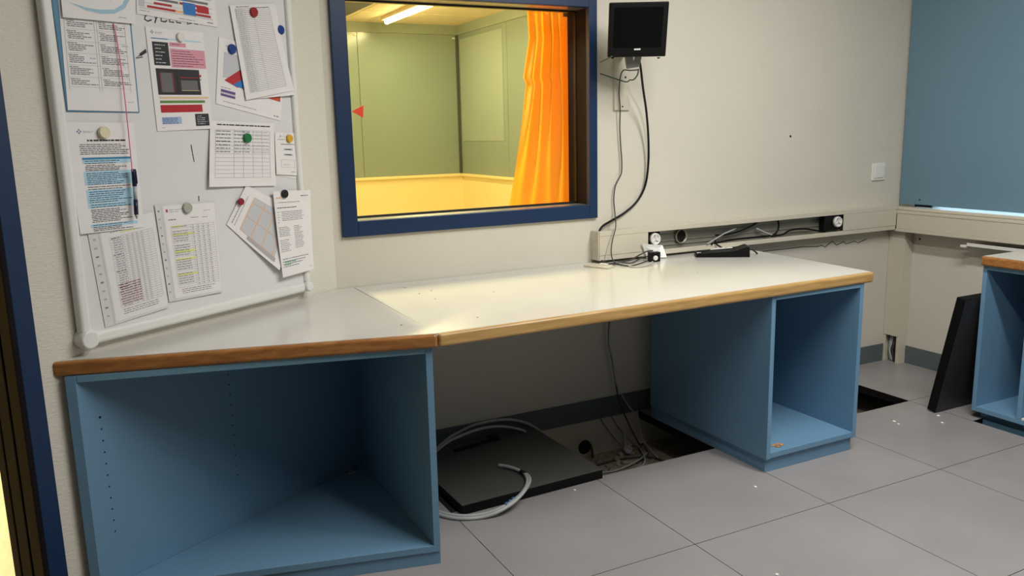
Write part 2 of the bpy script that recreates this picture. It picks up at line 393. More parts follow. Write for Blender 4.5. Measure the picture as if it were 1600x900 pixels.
mb = MB(); mb.box(FXL - .1, FXL, wy(FXL), FY + .1, -.05, FZ); struct(mb.build('wall_beyond_left', ['dado']))
mb = MB(); mb.box(FXL, FX, FY - .03, FY, .855, .885); mb.box(FX - .03, FX, .2, FY, .855, .885)
struct(mb.build('trim_2', ['dado'], bevel=.006), 'cream dado rail under the green wall panels')
# green wall panels: each one could be lifted off
xe = [-2.6, -1.4, -.24, .935, 2.02]
for i in range(4):
    mb = MB(); mb.box(xe[i] + .003, xe[i + 1] - .003, FY - .014, FY, .887, 2.35)
    L = ['green wall panel far behind the glass, left of the seam', 'large green wall panel facing the window, left of the dark corner post'][0 if i == 2 else 1] if i > 1 else 'green wall panel hidden left of the window view'
    tag(mb.build('wall_panel', ['green']), L, 'wall panel', 'green panels on the far wall')
ye = [5.32, 4.17, 3.0, 1.8, .6]
for i in range(4):
    mb = MB(); mb.box(FX - .014, FX, ye[i + 1] + .003, ye[i] - .003, .887, 2.35)
    L = ['green side wall panel just right of the dark corner post', 'green side wall panel beside the orange curtain'][i] if i < 2 else 'green side wall panel hidden behind the orange curtain'
    tag(mb.build('wall_panel', ['green']), L, 'wall panel', 'green panels on the side wall')
mb = MB(); mb.box(FXL, FX, FY - .02, FY, 2.352, FZ); mb.box(FX - .02, FX, .2, FY, 2.352, FZ)
struct(mb.build('trim_3', ['greenf']), 'green fascia under the far ceiling')
mb = MB(); mb.box(2.018, FX, FY - .035, FY - .001, .887, 2.35); struct(mb.build('trim_4', ['post'], bevel=.003), 'dark corner post between green panels')
mb = MB(); mb.box(FX - .018, FX - .0145, 4.26, 5.28, 1.234, 2.3); tag(mb.build('painted_reflection', ['reflection_tint']), 'paler green-grey painted reflection on the side wall behind the glass', 'board')  # thin paler sheet paints a reflection onto the glossy green side wall
for k, x in enumerate((.9, 1.98)):
    mb = MB(); mb.box(x, x + .03, FY - .022, FY - .014, 2.31, 2.325); tag(mb.build('panel_clip', ['whitep']), ['small white clip on the green wall beside the left seam', 'small white clip high on the green wall beside the dark post'][k], 'clip')
# strip lights in that room
def strip(x, y0, y1, label, e=1):
    t = thing('strip_light', label, 'ceiling light', (x, (y0 + y1) / 2, FZ))
    b = MB(); b.box(x - .07, x + .07, y0, y1, FZ - .03, FZ); b.build('housing', ['farceil'], t, bevel=.004)
    b = MB(); b.tube([(x - .02, y0 + .03, FZ - .045), (x - .02, y1 - .03, FZ - .045)], .022, 10, 0, 0); b.build('tube', ['tube'], t)
    l = bpy.data.lights.new('strip_lamp', 'AREA'); l.shape = 'RECTANGLE'; l.size = .06; l.size_y = y1 - y0; l.energy = FARP * e; l.color = (1, .93, .66)
    lo = bpy.data.objects.new('strip_lamp', l); COL.objects.link(lo); lo.location = (x, (y0 + y1) / 2, FZ - .08)
FARP = 24
strip(1.14, 3.0, 4.96, 'lit strip light on the cream ceiling beyond the glass')
strip(-2.7, 3.0, 4.96, 'lit strip light of the far room beyond the left edge of the window')
strip(-.66, .5, 1.3, 'lit strip light of the far room just behind the viewing window', 4.6)
p0, p1 = onz(584, 3, FZ), onz(541, 23, FZ)
mb = MB(); mb.prism([(p0.x, p0.y), (p1.x, p1.y), (p1.x - .8, p1.y), (p0.x - .8, p0.y - 1), (p0.x, p0.y - 1)], FZ - .012, FZ - .003)
tag(mb.build('ceiling_hatch', ['hatch']), 'blue-grey plate on the far ceiling at the window corner', 'ceiling plate')

# curtain
cur = thing('curtain', 'orange curtain drawn to the right side behind the window glass', 'curtain', (.2, .23, .8))
mb = MB(); NU, NV = 90, 36; vs = []
def curt(u, v):
    z = 1.845 - v * 1.03
    tz = 1.845 - z
    xl = .158 + (.012 * min(1, tz / .12)) - max(0, tz - .12) * .165 + .02 * math.sin(tz * 3.5) * (tz > .3)
    xr = .378 + .004 * math.sin(tz * 5)
    uu = u ** (1.12 + .25 * v)
    x = xl + (xr - xl) * uu
    amp = .012 + .012 * math.sin(math.pi * min(1, v * 1.4))
    ph = 2 * math.pi * (5.2 * u ** 1.25 + .25 * math.sin(2.2 * v + 3 * u))
    y = .225 + amp * math.sin(ph) * (.35 + .65 * u) + .006 * math.sin(17 * u + 6 * v) + .012 * math.sin(3.1 * u + 1.3 * v)
    return (x, y, z)
for j in range(NV + 1):
    for i in range(NU + 1): vs.append(curt(i / NU, j / NV))
fs = [(j * (NU + 1) + i, j * (NU + 1) + i + 1, (j + 1) * (NU + 1) + i + 1, (j + 1) * (NU + 1) + i) for j in range(NV) for i in range(NU)]
mb.add(vs, fs, 0, True); mb.build('cloth', ['curtain'], cur)
mb = MB(); mb.box(-.95, .4, .2, .25, 1.855, 1.875); mb.build('curtain_rail', ['steel'], cur)
mb = MB(); p = ony(883, 22, .2); mb.box(p.x - .012, p.x + .012, .188, .2, p.z - .012, p.z + .012); mb.build('clip', ['rust'], cur, bevel=.002)

# ------------------------------------------------------------------ worktops
def toward(a, b, d):
    a = Vector(a); b = Vector(b); return a + (b - a).normalized() * d
# straight worktop
ws = thing('worktop', 'long straight white worktop with pale wood front edge on the back wall', 'worktop', (.2, -.43, DT - .04))
FRx, FRy, RRx, RRy = -.751, -.886, 1.122, -.862
pol = [(FRx, FRy + .018), (RRx, RRy + .018), (1.172, -.004), (-.747, -.004)]
mb = MB(); mb.prism(pol, DT - .04, DT)
mb2 = mb
for a, b in [(629, 449), (633, 450), (674, 454), (680, 467), (746, 496), (771, 456), (1090, 426), (655, 459)]:
    q = onz(a, b, DT); mb.disc(q, (0, 0, 1), .0035, 1, 10, .0004)
mb.build('worktop_board', ['white_lam', 'hole'], ws, bevel=.0006)
mb = MB(); mb.prism([(FRx, FRy), (RRx, RRy), (RRx + .001, RRy + .0185), (FRx, FRy + .0185)], DT - .041, DT + .0005)
mb.build('front_edge', ['wood'], ws, bevel=.011, seg=4, label='pale wood front edge')
# corner worktop
wc = thing('worktop', 'corner worktop with darker wood front edge under the whiteboard', 'worktop', (-1.2, -.5, DT - .04))
A = Vector((-.755, -.886)); B = Vector((-1.763, -.624))
dr = (B - A).normalized(); nr = Vector((dr.y, -dr.x))
if nr.y < 0: nr = -nr
A2, B2 = A + nr * .018, B + nr * .018
B3 = Vector((-1.735, wy(-1.735) - .004))
mb = MB(); mb.prism([A2, (-.751, -.004), (KX + .002, -.004), B3, B2 + dr * -.006], DT - .04, DT)
q = onz(627, 508, DT); mb.disc(q, (0, 0, 1), .004, 1, 10, .0004)
mb.build('worktop_board', ['white_lam', 'hole'], wc, bevel=.0006)
mb = MB(); mb.prism([A, B, B + nr * .0185, A + nr * .0185], DT - .041, DT + .0005)
mb.build('front_edge', ['wooddark'], wc, bevel=.011, seg=4, label='warm brown wood front edge')
# worktop on the right
wr_ = thing('worktop', 'white worktop with brown wood edge along the right wall', 'worktop', (2.1, -1.7, DT - .04))
mb = MB(); mb.prism([(1.838, -.84), (XR - .004, -.838), (XR - .004, -2.6), (1.838, -2.6)], DT - .04, DT); mb.build('worktop_board', ['white_lam'], wr_, bevel=.0006)
mb = MB(); mb.box(1.818, 1.8385, -2.6, -.84, DT - .041, DT + .0005); mb.build('front_edge', ['wooddark'], wr_, bevel=.009, seg=4, label='brown wood front edge')

# ------------------------------------------------------------------ cabinets
ZT = DT - .041
# triangular corner cabinet
cc = thing('base_cabinet', 'open light blue corner cabinet under the whiteboard worktop', 'cabinet', (-1.2, -.5, 0))
CA = Vector((-.766, -.866)); CB = Vector((-1.736, -.632))
dr = (CB - CA).normalized(); nr = Vector((dr.y, -dr.x))
if nr.y < 0: nr = -nr
W2 = Vector((WU.x, WU.y)); N2 = Vector((WN.x, WN.y))
# left side runs close to the angled wall and leaves it toward the back
PA = Vector((-1.711, -.6375)); PB = Vector((-.786, -.104))
PD = (PB - PA).normalized(); PN = Vector((PD.y, -PD.x)); PN3 = Vector((PN.x, PN.y, 0)); PO3 = Vector((PA.x, PA.y, 0))
lp = [CB, CB + dr * -.026, PB, PB - PN * .02]
mb = MB(); mb.prism(lp, .044, ZT)
for k in range(11):
    a = on(156, 652, PO3, PN3); b = on(180, 830, PO3, PN3)
    q = a.lerp(b, k / 10); mb.disc(q, PN3, .0028 if k else .004, 1, 8, .0008)
for k in range(11):
    a = on(356, 585, PO3, PN3); b = on(371, 742, PO3, PN3)
    q = a.lerp(b, k / 10); mb.disc(q, PN3, .0024, 1, 8, .0008)
mb.build('side_panel', ['blue', 'hole'], cc, bevel=.0012)
mb = MB(); mb.prism([CA, CA + dr * .02, (-.787, -.100), (-.767, -.09)], .066, ZT)
q = Vector((CA.x + .0005, CA.y + .02, .39)); mb.disc(q, (1, 0, 0), .004, 1, 8)
mb.build('side_panel', ['blue', 'hole'], cc, bevel=.0012)
mb = MB(); mb.prism([CA, CB + dr * -.0285, PB + PN * .001, (-.768, -.095)], .044, .0655); mb.build('bottom_panel', ['blue'], cc, bevel=.0012)
mb = MB(); i0 = CA + nr * .006; i1 = CB + nr * .006 + dr * -.01; mb.prism([i0, i1, i1 + nr * .018, i0 + nr * .018], 0, .0435); mb.build('plinth', ['blue'], cc, bevel=.001)
mb = MB(); i0 = CA + dr * .021; i1 = CB - dr * .029; mb.prism([i0, i1, i1 + nr * .09, i0 + nr * .09], ZT - .019, ZT); mb.build('top_rail', ['bluee'], cc, bevel=.001)
mb = MB(); mb.box(-.87, -.82, -.2, -.165, .0665, .075); mb.build('hinge_plate', ['steel'], cc, bevel=.002)
# pedestal
X0, X1, YF, YK = .590, 1.077, -.855, -.11
pd = thing('base_cabinet', 'open light blue pedestal under the straight worktop beside the floor opening', 'cabinet', ((X0 + X1) / 2, -.5, 0))
mb = MB(); mb.box(X0, X0 + .02, YF, YK, .056, ZT); mb.build('side_panel', ['blue'], pd, bevel=.0012)
mb = MB(); mb.box(X1 - .02, X1, YF, YK, .056, ZT); mb.build('side_panel', ['blue'], pd, bevel=.0012)
mb = MB(); mb.box(X0 + .0205, X1 - .0205, YF, YK - .01, .06, .082); mb.build('bottom_panel', ['blue'], pd, bevel=.0012)
mb = MB(); mb.box(X0 + .0205, X1 - .0205, YK - .02, YK - .002, .0825, ZT); mb.build('back_panel', ['blue'], pd)
mb = MB(); mb.box(X0 + .0205, X1 - .0205, YF, YF + .09, ZT - .016, ZT); mb.build('top_rail', ['bluee'], pd, bevel=.001)
mb = MB()
mb.box(X0 + .008, X1 - .012, YF + .014, YF + .03, 0, .0555); mb.box(X0 + .008, X0 + .024, YF + .03, YK, 0, .0555); mb.box(X1 - .028, X1 - .012, YF + .03, YK, 0, .0555)
mb.build('plinth', ['blue'], pd, bevel=.001)
# shelved cabinet on the right
rc = thing('base_cabinet', 'open light blue cabinet along the right wall behind the leaning plate', 'cabinet', (2.09, -1.7, 0))
mb = MB(); mb.box(1.84, XR - .006, -.86, -.841, .034, ZT); mb.build('side_panel', ['blue'], rc, bevel=.0012)
mb = MB(); mb.box(1.84, XR - .006, -2.58, -2.56, .034, ZT); mb.build('side_panel', ['blue'], rc, bevel=.0012)
for ya in (-1.045, -1.8):
    mb = MB(); mb.box(1.84, XR - .03, ya - .02, ya, .056, ZT - .0195); mb.build('divider', ['blue'], rc, bevel=.0012)
mb = MB(); mb.box(1.84, XR - .03, -2.5595, -.8605, .034, .0555); mb.build('bottom_panel', ['blue'], rc, bevel=.0012)
mb = MB(); mb.box(XR - .028, XR - .008, -2.5595, -.8605, .034, ZT); mb.build('back_panel', ['blue'], rc)
mb = MB(); mb.box(1.84, 1.93, -2.5595, -.8605, ZT - .019, ZT); mb.build('top_rail', ['bluee'], rc, bevel=.001)
mb = MB(); mb.box(1.88, 1.9, -2.55, -.86, -.03, .0335); mb.box(1.872, 1.88, -2.55, -.86, -.036, -.004); mb.build('plinth', ['blue'], rc, bevel=.001)
mb = MB(); mb.box(1.8395, 1.86, -2.2, -1.068, .056, .064); mb.build('edge_strip', ['whitep'], rc, label='white strip on the cabinet floor edge')

# ------------------------------------------------------------------ whiteboard
BS0, BS1, BZ0, BZ1 = -1.058, -.170, .770, 1.95
bd = thing('whiteboard', 'white magnetic board on the angled wall above the corner worktop', 'whiteboard', wb(-.61, BZ0, .0))
OFF = .020
mb = MB(); mb.obox(wb(BS0 + .015, BZ0 + .015, .006), WU * (BS1 - BS0 - .03), UP * (BZ1 - BZ0 - .03), WN * (OFF - .006)); mb.build('board_surface', ['board'], bd)
def rail(s0, s1, z0, z1, name='frame_rail'):
    mb = MB(); mb.obox(wb(s0, z0, .002), WU * (s1 - s0), UP * (z1 - z0), WN * .031); return mb.build(name, ['frameal'], bd, bevel=.011, seg=4)
rail(BS0, BS0 + .032, BZ0 + .03, BZ1 - .03); rail(BS1 - .026, BS1, BZ0 + .03, BZ1 - .03); rail(BS0 + .03, BS1 - .026, BZ0, BZ0 + .034); rail(BS0 + .03, BS1 - .026, BZ1 - .034, BZ1)
for s in (BS0 + .018, BS1 - .015):
    for z in (BZ0 + .018, BZ1 - .018):
        k = 1 if s < -.5 else .68; mb = MB(); mb.lathe(wb(s, z, .001), WN, [(.027 * k, 0), (.027 * k, .033), (.0255 * k, .039), (.021 * k, .041)], 24); mb.build('corner_cap', ['frameal'], bd)
MO = OFF + .0006
def stroke(mk, pts, w=.0035): mk.ribbon([wbpx(a, b, MO) for a, b in pts], w, WN, 0)
for st in ([(233, 22), (227, 25), (226, 30), (231, 33), (237, 31)], [(240, 23), (244, 29), (248, 23)], [(244, 29), (242, 36)], [(258, 24), (252, 27), (252, 33), (258, 34), (261, 32)], [(265, 24), (265, 34), (272, 35)], [(283, 36), (276, 35), (276, 26), (281, 26)], [(276, 30), (281, 31)], [(293, 28), (293, 38), (299, 36), (299, 31), (293, 28)], [(304, 29), (304, 37), (309, 38), (310, 30)], [(315, 31), (315, 39)]):
    mk = MB(); stroke(mk, st, .004); mk.build('handwriting_stroke', ['marker'], bd, label='black handwriting partly covered by the schedule sheet')
mk = MB(); mk.poly([wbpx(a, b, MO) for a, b in [(228, 76), (229.5, 82), (220, 88), (217.5, 84)]][::-1], 0); mk.ribbon([wbpx(a, b, MO) for a, b in [(219, 86), (212, 91), (223, 89)]], .003, WN); mk.build('drawn_arrow', ['marker'], bd, label='small arrow drawn in black marker')
mk = MB(); stroke(mk, [(298.5, 226), (301, 240), (303.5, 253)], .003); mk.build('marker_line', ['marker'], bd, label='short black marker line')
mk = MB(); stroke(mk, [(310.4, 306), (311, 314)], .003); mk.build('marker_line', ['marker'], bd, label='tiny black marker tick')

# ------------------------------------------------------------------ papers
class Sheet:
    def __init__(s, corners, off, curl=None, nu=8, nv=12):
        s.c = [wbpx(a, b, OFF) for a, b in corners]; s.off = off; s.curl = curl or (lambda u, v: 0); s.mb = MB(); s.mats = ['paper']; s.nu = nu; s.nv = nv
        for back in (0, 1):
            vs = [s.at(i / nu, j / nv, -.0004 * back) for j in range(nv + 1) for i in range(nu + 1)]
            fs = [(j * (nu + 1) + i, j * (nu + 1) + i + 1, (j + 1) * (nu + 1) + i + 1, (j + 1) * (nu + 1) + i) for j in range(nv) for i in range(nu)]
            if not back: fs = [f[::-1] for f in fs]
            s.mb.add(vs, fs, 0, True)
        rim = [(i / nu, 0) for i in range(nu)] + [(1, j / nv) for j in range(nv)] + [(1 - i / nu, 1) for i in range(nu)] + [(0, 1 - j / nv) for j in range(nv)]
        n = len(rim); vs = [s.at(u, v) for u, v in rim] + [s.at(u, v, -.0004) for u, v in rim]
        s.mb.add(vs, [(i, (i + 1) % n, n + (i + 1) % n, n + i) for i in range(n)], 0)
    def at(s, u, v, e=0):
        a = s.c[0].lerp(s.c[1], u); b = s.c[3].lerp(s.c[2], u)
        return a.lerp(b, v) + WN * (s.off + s.curl(u, v) + e)
    def mi(s, m):
        if m not in s.mats: s.mats.append(m)
        return s.mats.index(m)
    def rect(s, u0, v0, u1, v1, m='ink', e=.0004):
        n = max(1, int(abs(u1 - u0) / .12)); k = max(1, int(abs(v1 - v0) / .09)); mi = s.mi(m)
        for i in range(n):
            for j in range(k):
                a, b = u0 + (u1 - u0) * i / n, u0 + (u1 - u0) * (i + 1) / n; c, d = v0 + (v1 - v0) * j / k, v0 + (v1 - v0) * (j + 1) / k
                s.mb.add([s.at(a, d, e), s.at(b, d, e), s.at(b, c, e), s.at(a, c, e)], [(0, 1, 2, 3)], mi)
    def poly(s, pts, m, e=.0004): s.mb.add([s.at(u, v, e) for u, v in pts], [tuple(range(len(pts)))], s.mi(m))
    def line(s, u0, u1, v, h=.006, m='ink', e=.0006):
        u = u0
        while u < u1 - .01:
            w = min(random.uniform(.02, .085), u1 - u); s.rect(u, v, u + w, v + h, m, e); u += w + random.uniform(.008, .014)
    def para(s, u0, u1, v0, v1, rows, h=.006, m='ink', rag=.3, e=.0006):
        for k in range(rows):
            s.line(u0 + random.choice((0, 0, .01)), u1 - random.uniform(0, rag) * (u1 - u0), v0 + (v1 - v0) * k / max(1, rows - 1), h, m, e)
    def grid(s, u0, u1, v0, v1, cols, rows, m='inkl', w=.003):
        for k in range(rows + 1): v = v0 + (v1 - v0) * k / rows; s.rect(u0, v - w / 2, u1, v + w / 2, m, .0005)
        for c in cols: u = u0 + (u1 - u0) * c; s.rect(u - w / 2, v0, u + w / 2, v1, m, .0005)
    def logo(s, u, v, k=1, m='plogo'):
        for a, b in ((-.018, 0), (.018, 0), (0, -.012), (0, .012)):
            s.poly([(u + a * k - .010 * k, v + b * k), (u + a * k, v + b * k + .007 * k), (u + a * k + .010 * k, v + b * k), (u + a * k, v + b * k - .007 * k)], m)
        s.line(u + .045 * k, u + .17 * k, v - .004, .004, 'inkl'); s.line(u + .045 * k, u + .15 * k, v + .006, .004, 'inkl')
    def build(s, label, cat='paper', name='paper_sheet', group=None): return tag(s.mb.build(name, s.mats), label, cat, group)
G = 'papers on the whiteboard'
# blue folder with the two-column sheet
fo = MB(); q = [wbpx(a, b, OFF) for a, b in [(70, -70), (196, -45), (217, 176), (103.5, 174.5)]]
fo.extrude([x + WN * .0008 for x in q], WN * .003); tag(fo.build('folder', ['folder'], bevel=.0008), 'blue folder edge showing behind the two-column sheet', 'folder')
s = Sheet([(84, -60), (193, -45), (214.6, 174.8), (104.5, 172)], .0048)
for u in (.07, .52):
    s.rect(u - .025, .36, u - .02, .86, 'inkl'); s.rect(u + .39, .36, u + .395, .86, 'inkl')
v = .38
for n in (3, 4, 4, 4, 4, 3):
    s.line(.07, .2, v, .005); s.para(.08, .46, v + .012, v + .012 + .0125 * (n - 1), n, .0055, 'ink', .5); s.line(.52, .62, v, .005); s.para(.53, .95, v + .012, v + .012 + .0125 * (n - 1), n, .0055, 'ink', .45)
    v += .0125 * n + .032; s.rect(.05, v - .012, .91, v - .0105, 'inkl')
for a, b in ((.82, .46), (.84, .53), (.36, .63), (.6, .58)): s.line(a, a + .1, b, .006, 'plav')
s.line(.85, .94, .93, .004, 'inkl')
s.build('two-column printed sheet in the blue folder, crossed by a pink string', group=G)
s = Sheet([(84, -85), (206, -70), (207.5, 38), (94, 27.5)], .0085, lambda u, v: .004 * v * v)
prev = None
pts = [(.10, .78), (.3, .87), (.5, .9), (.7, .88), (.85, .79), (.95, .6)]
up = [(.10, .775), (.3, .83), (.5, .845), (.7, .82), (.82, .73), (.88, .58)]
for i in range(5): s.poly([up[i], up[i + 1], pts[i + 1], pts[i]][::-1], 'pswoosh')
s.para(.4, .7, .55, .68, 3, .01, 'inkd', .3); s.line(.76, .88, .92, .012, 'inkl')
s.build('sheet with a pale blue swoosh at the top left of the board', group=G)
# colour schedule
s = Sheet([(211, -70), (328, -48), (339.5, 42.7), (213, 21.5)], .0022)
for v0, segs in ((.60, [(.05, .5, 'pbred'), (.5, .62, 'pbblue'), (.62, .9, 'ink')]), (.67, [(.05, .5, 'ink'), (.52, .88, 'pbred')]), (.745, [(.2, .42, 'pbred'), (.62, .86, 'pbred')]), (.82, [(.12, .46, 'pbred'), (.46, .6, 'porange'), (.72, .92, 'inkd')])):
    for a, b, m in segs: s.rect(a, v0, b, v0 + .04, m)
s.rect(.56, .66, .72, .87, 'pbblue', .0007); s.rect(.74, .68, .9, .80, 'pbred', .0007); s.rect(.6, .82, .92, .855, 'pbred', .0005)
s.rect(.03, .55, .95, .556, 'ink'); s.rect(.03, .70, .95, .705, 'ink'); s.rect(.03, .88, .95, .885, 'ink'); s.rect(.03, .78, .95, .785, 'inkl'); s.rect(.02, .72, .09, .86, 'pgrey')
s.line(.03, .15, .92, .014, 'inkl'); s.line(.5, .7, .95, .014, 'inkl'); s.line(.86, .94, .94, .014, 'ink')
s.build('schedule sheet with red and blue bars at the top of the board', group=G)
# sheet with scans
s = Sheet([(226, 41.3), (316, 50.7), (331, 201), (245.3, 205.3)], .0022, lambda u, v: .004 * u * u * v)
s.logo(.1, .045); s.rect(.07, .097, .95, .108, 'pblue'); s.rect(.07, .1, .35, .106, 'plogo', .0006)
s.rect(.08, .135, .35, .36, 'pxray'); s.para(.11, .3, .16, .33, 6, .008, 'pgrey', .6, .0008)
s.rect(.37, .13, .66, .17, 'ppink'); s.rect(.37, .19, .99, .375, 'ppink'); s.para(.4, .95, .21, .355, 7, .005, 'inkd', .6, .0008); s.line(.4, .55, .142, .008, 'pplum', .0008)
s.rect(.09, .39, .85, .645, 'pxray'); s.rect(.16, .43, .36, .62, 'pxgrey', .0007); s.rect(.5, .5, .8, .6, 'pxgrey', .0007); s.rect(.44, .39, .455, .645, 'inkd', .0009)
for u in (.145, .37): s.rect(u, .43, u + .008, .62, 'pbred', .0009)
s.rect(.5, .47, .82, .476, 'pbred', .0009); s.rect(.5, .6, .82, .605, 'ptan', .0009); s.rect(.84, .44, .88, .462, 'pbred', .0009); s.rect(.84, .48, .87, .495, 'pgreen', .0009)
s.rect(.1, .665, .97, .685, 'ptan'); s.rect(.1, .702, .9, .727, 'pgreen'); s.rect(.1, .745, .84, .82, 'pred')
s.rect(.1, .865, .44, .935, 'plav'); s.para(.11, .4, .875, .922, 4, .006, 'plogo', .4, .0008); s.rect(.69, .84, .94, .965, 'pxray'); s.para(.72, .92, .86, .94, 5, .006, 'pgrey', .6, .0008)
s.line(.08, .14, .965, .005, 'inkl')
s.build('sheet with two grey body scans and a red bar under a white magnet', group=G)
# colour diagram sheet, turned
s = Sheet([(341.3, 57.6), (444, 86), (437.8, 188.9), (336.7, 161.8)], .0022)
s.line(.1, .4, .1, .008); s.rect(.08, .2, .6, .58, 'pgrey')
s.poly([(.10, .62), (.45, .28), (.62, .28), (.62, .40), (.30, .68)][::-1], 'pbred', .0006); s.poly([(.22, .66), (.5, .42), (.7, .42), (.7, .52), (.45, .68)][::-1], 'pbblue', .0007)
s.poly([(.36, .68), (.6, .5), (.8, .5), (.8, .62), (.6, .7)][::-1], 'psalmon', .0008); s.poly([(.46, .7), (.7, .56), (.97, .52), (.97, .72)][::-1], 'pbrick', .0009)
s.rect(.06, .76, .27, .80, 'ppurple'); s.rect(.06, .80, .27, .825, 'pgrey'); s.rect(.06, .825, .27, .86, 'ppurple'); s.line(.06, .2, .725, .008); s.line(.1, .6, .93, .006, 'ink'); s.line(.88, .96, .945, .01, 'inkd')
s.build('tilted sheet with diagonal red and blue bands under a blue magnet', group=G)
# long list
s = Sheet([(360, 9), (429, 8), (455.5, 148.7), (385, 156)], .0034, lambda u, v: .012 * u * v * v)
s.build('blank sheet edge peeking out behind the long ruled list', group=G)
s = Sheet([(357, 8.7), (427, 6.2), (454, 141.6), (381.8, 156.5)], .0052, lambda u, v: .012 * u * v * v + .004 * (1 - u) * v, nv=16)
s.grid(.1, .86, .04, .93, (0, .25, .5, 1), 44, 'ink', .0028); s.line(.12, .4, .015, .008); s.line(.5, .85, .03, .006); s.rect(.1, .04, .105, .15, 'inkd', .0007)
for k in range(44): s.line(.12, .26, .046 + .0202 * k, .006, 'inkl')
s.build('long ruled list sheet under the dark red magnet at the top', group=G)
# form
s = Sheet([(327.3, 188.2), (427, 193), (428.4, 290.2), (321.8, 292)], .0034, lambda u, v: .008 * (1 - u) ** 2 * v + .004 * v * v)
s.line(.1, .93, .045, .018, 'inkd'); s.grid(.08, .92, .13, .86, (0, .33, .5, .68, .85, 1), 12, 'inkl', .005)
for k in range(7):
    s.line(.09, .3, .145 + .052 * k, .014, 'ink' if k != 3 else 'inkd'); s.line(.36, .6, .145 + .052 * k, .012, 'ink'); s.line(.63, .9, .148 + .052 * k, .01, 'inkl')
s.build('filled-in form sheet under the green magnet', group=G)
s = Sheet([(430, 207), (461, 208), (462, 279.5), (431, 274)], .0014); s.build('blank slip peeking out below the ticket slip', group=G)
s = Sheet([(428.4, 206.7), (462, 207.7), (461.5, 274), (430, 272.4)], .003, lambda u, v: .004 * v * v)
s.logo(.25, .09, 1.6); s.line(.1, .45, .16, .012); s.line(.25, .9, .27, .012, 'inkd'); s.rect(.38, .375, .82, .42, 'pgrey'); s.line(.45, .75, .385, .02, 'inkd', .0008); s.rect(.38, .5, .82, .545, 'pgrey'); s.line(.45, .75, .51, .02, 'inkd', .0008)
for r in ((.25, .64, .92, .645), (.25, .82, .92, .825), (.25, .64, .265, .825), (.905, .64, .92, .825)): s.rect(*r, 'inkl')
s.line(.35, .7, .75, .01, 'inkl'); s.line(.72, .95, .92, .01)
s.build('small ticket slip under the yellow magnet', group=G)
# orange table, turned
s = Sheet([(353, 350.7), (383, 289), (466, 332), (430, 421.8)], .0034, lambda u, v: .018 * v * v * (1 - u) ** 2 + .002 * u, nv=14)
s.line(.1, .5, .05, .012); s.line(.1, .8, .1, .012, 'inkl')
s.rect(.12, .2, .85, .86, 'pgrey')
for k in range(4): s.rect(.12, .2 + .2 * k, .85, .214 + .2 * k, 'porange', .0008)
for k in range(3): s.rect(.12 + .3 * k, .2, .130 + .3 * k, .86, 'porange', .0009)
s.rect(.05, .35, .12, .88, 'inkl', .0008); s.build('tilted sheet with an orange-lined table beside the black magnet sheet', group=G)
s = Sheet([(421.3, 299), (481, 296.6), (483.6, 420), (433.8, 433)], .012, lambda u, v: .010 * v * v + .004 * (1 - u), nv=14)
s.line(.72, .92, .06, .008, 'inkd'); s.line(.06, .2, .07, .016, 'porange'); s.line(.1, .7, .13, .006); s.line(.06, .6, .19, .008, 'inkd')
s.para(.16, .78, .24, .34, 6, .006, 'ink', .1); s.para(.05, .12, .24, .36, 5, .006)
s.para(.05, .38, .42, .52, 6, .006); s.para(.48, .75, .42, .68, 14, .006, 'ink', .5); s.para(.05, .36, .57, .70, 7, .006)
for k in range(4): s.line(.06, .85 - .1 * k, .79 + .03 * k, .008)
s.line(.12, .45, .83, .01, 'pgr'); s.line(.1, .3, .86, .008, 'pgr'); s.line(.85, .95, .94, .006, 'inkl')
s.build('printed text sheet under the black magnet at the right edge', group=G)
# protocol sheet
s = Sheet([(98, 191), (207, 192), (222.8, 354.8), (123, 366)], .0048, lambda u, v: .007 * (1 - u) * (1 - v) ** 2 + .003 * v * v, nv=14)
s.logo(.17, .082, 1.2); s.line(.27, .84, .155, .014, 'inkd'); s.para(.15, .9, .195, .28, 6, .006, 'inkd', .25)
for v0, v1, m in ((.315, .335, 'pblued'), (.335, .37, 'pblue'), (.44, .565, 'pblue'), (.61, .73, 'pblue'), (.735, .775, 'pblue'), (.925, .955, 'pblue')): s.rect(.17, v0, .9, v1, m)
for v0, v1, n in ((.345, .365, 2), (.385, .43, 4), (.455, .555, 7), (.58, .6, 2), (.625, .72, 6), (.745, .765, 2), (.79, .90, 8), (.93, .95, 2), (.965, .98, 2)): s.para(.2, .86, v0, v1, n, .0055, 'inkd', .35, .0009)
s.build('protocol sheet with light blue text bands under the cream magnet', group=G)
# sleeve sheets
def sleeve(corners, off, strip_w, label, inner, curl=None):
    s = Sheet(corners, off, curl, nv=14); s.mats[0] = 'film'
    s.rect(strip_w + .03, .02, .985, .975, 'paper', .0003)
    for k in range(11): s.rect(strip_w * .35, .06 + .083 * k, strip_w * .65, .075 + .083 * k, 'inkl' if k % 3 else 'ink', .0005)
    s.rect(strip_w, 0, strip_w + .006, 1, 'pgrey', .0005)
    inner(s); return s.build(label, group=G)
def inner1(s):
    s.line(.45, .75, .13, .012, 'pyellow', .0007); s.line(.3, .5, .115, .006)
    s.grid(.28, .94, .17, .86, (0, .3, .42, .53, .64, .75, .87, 1), 30, 'inkl', .003)
    for k in range(30):
        v = .178 + .023 * k
        if k % 7 == 0: s.line(.3, .45, v, .007, 'inkd')
        else: s.line(.32, .46, v, .006, 'ink')
        for c in (.52, .6, .67, .74): s.rect(c, v, c + .025, v + .008, 'inkl', .0007)
    for k in range(9): s.line(.29 + .01 * (k % 3), .62, .63 + .024 * k, .009, 'pplum', .0009)
    s.para(.3, .9, .88, .92, 3, .006)
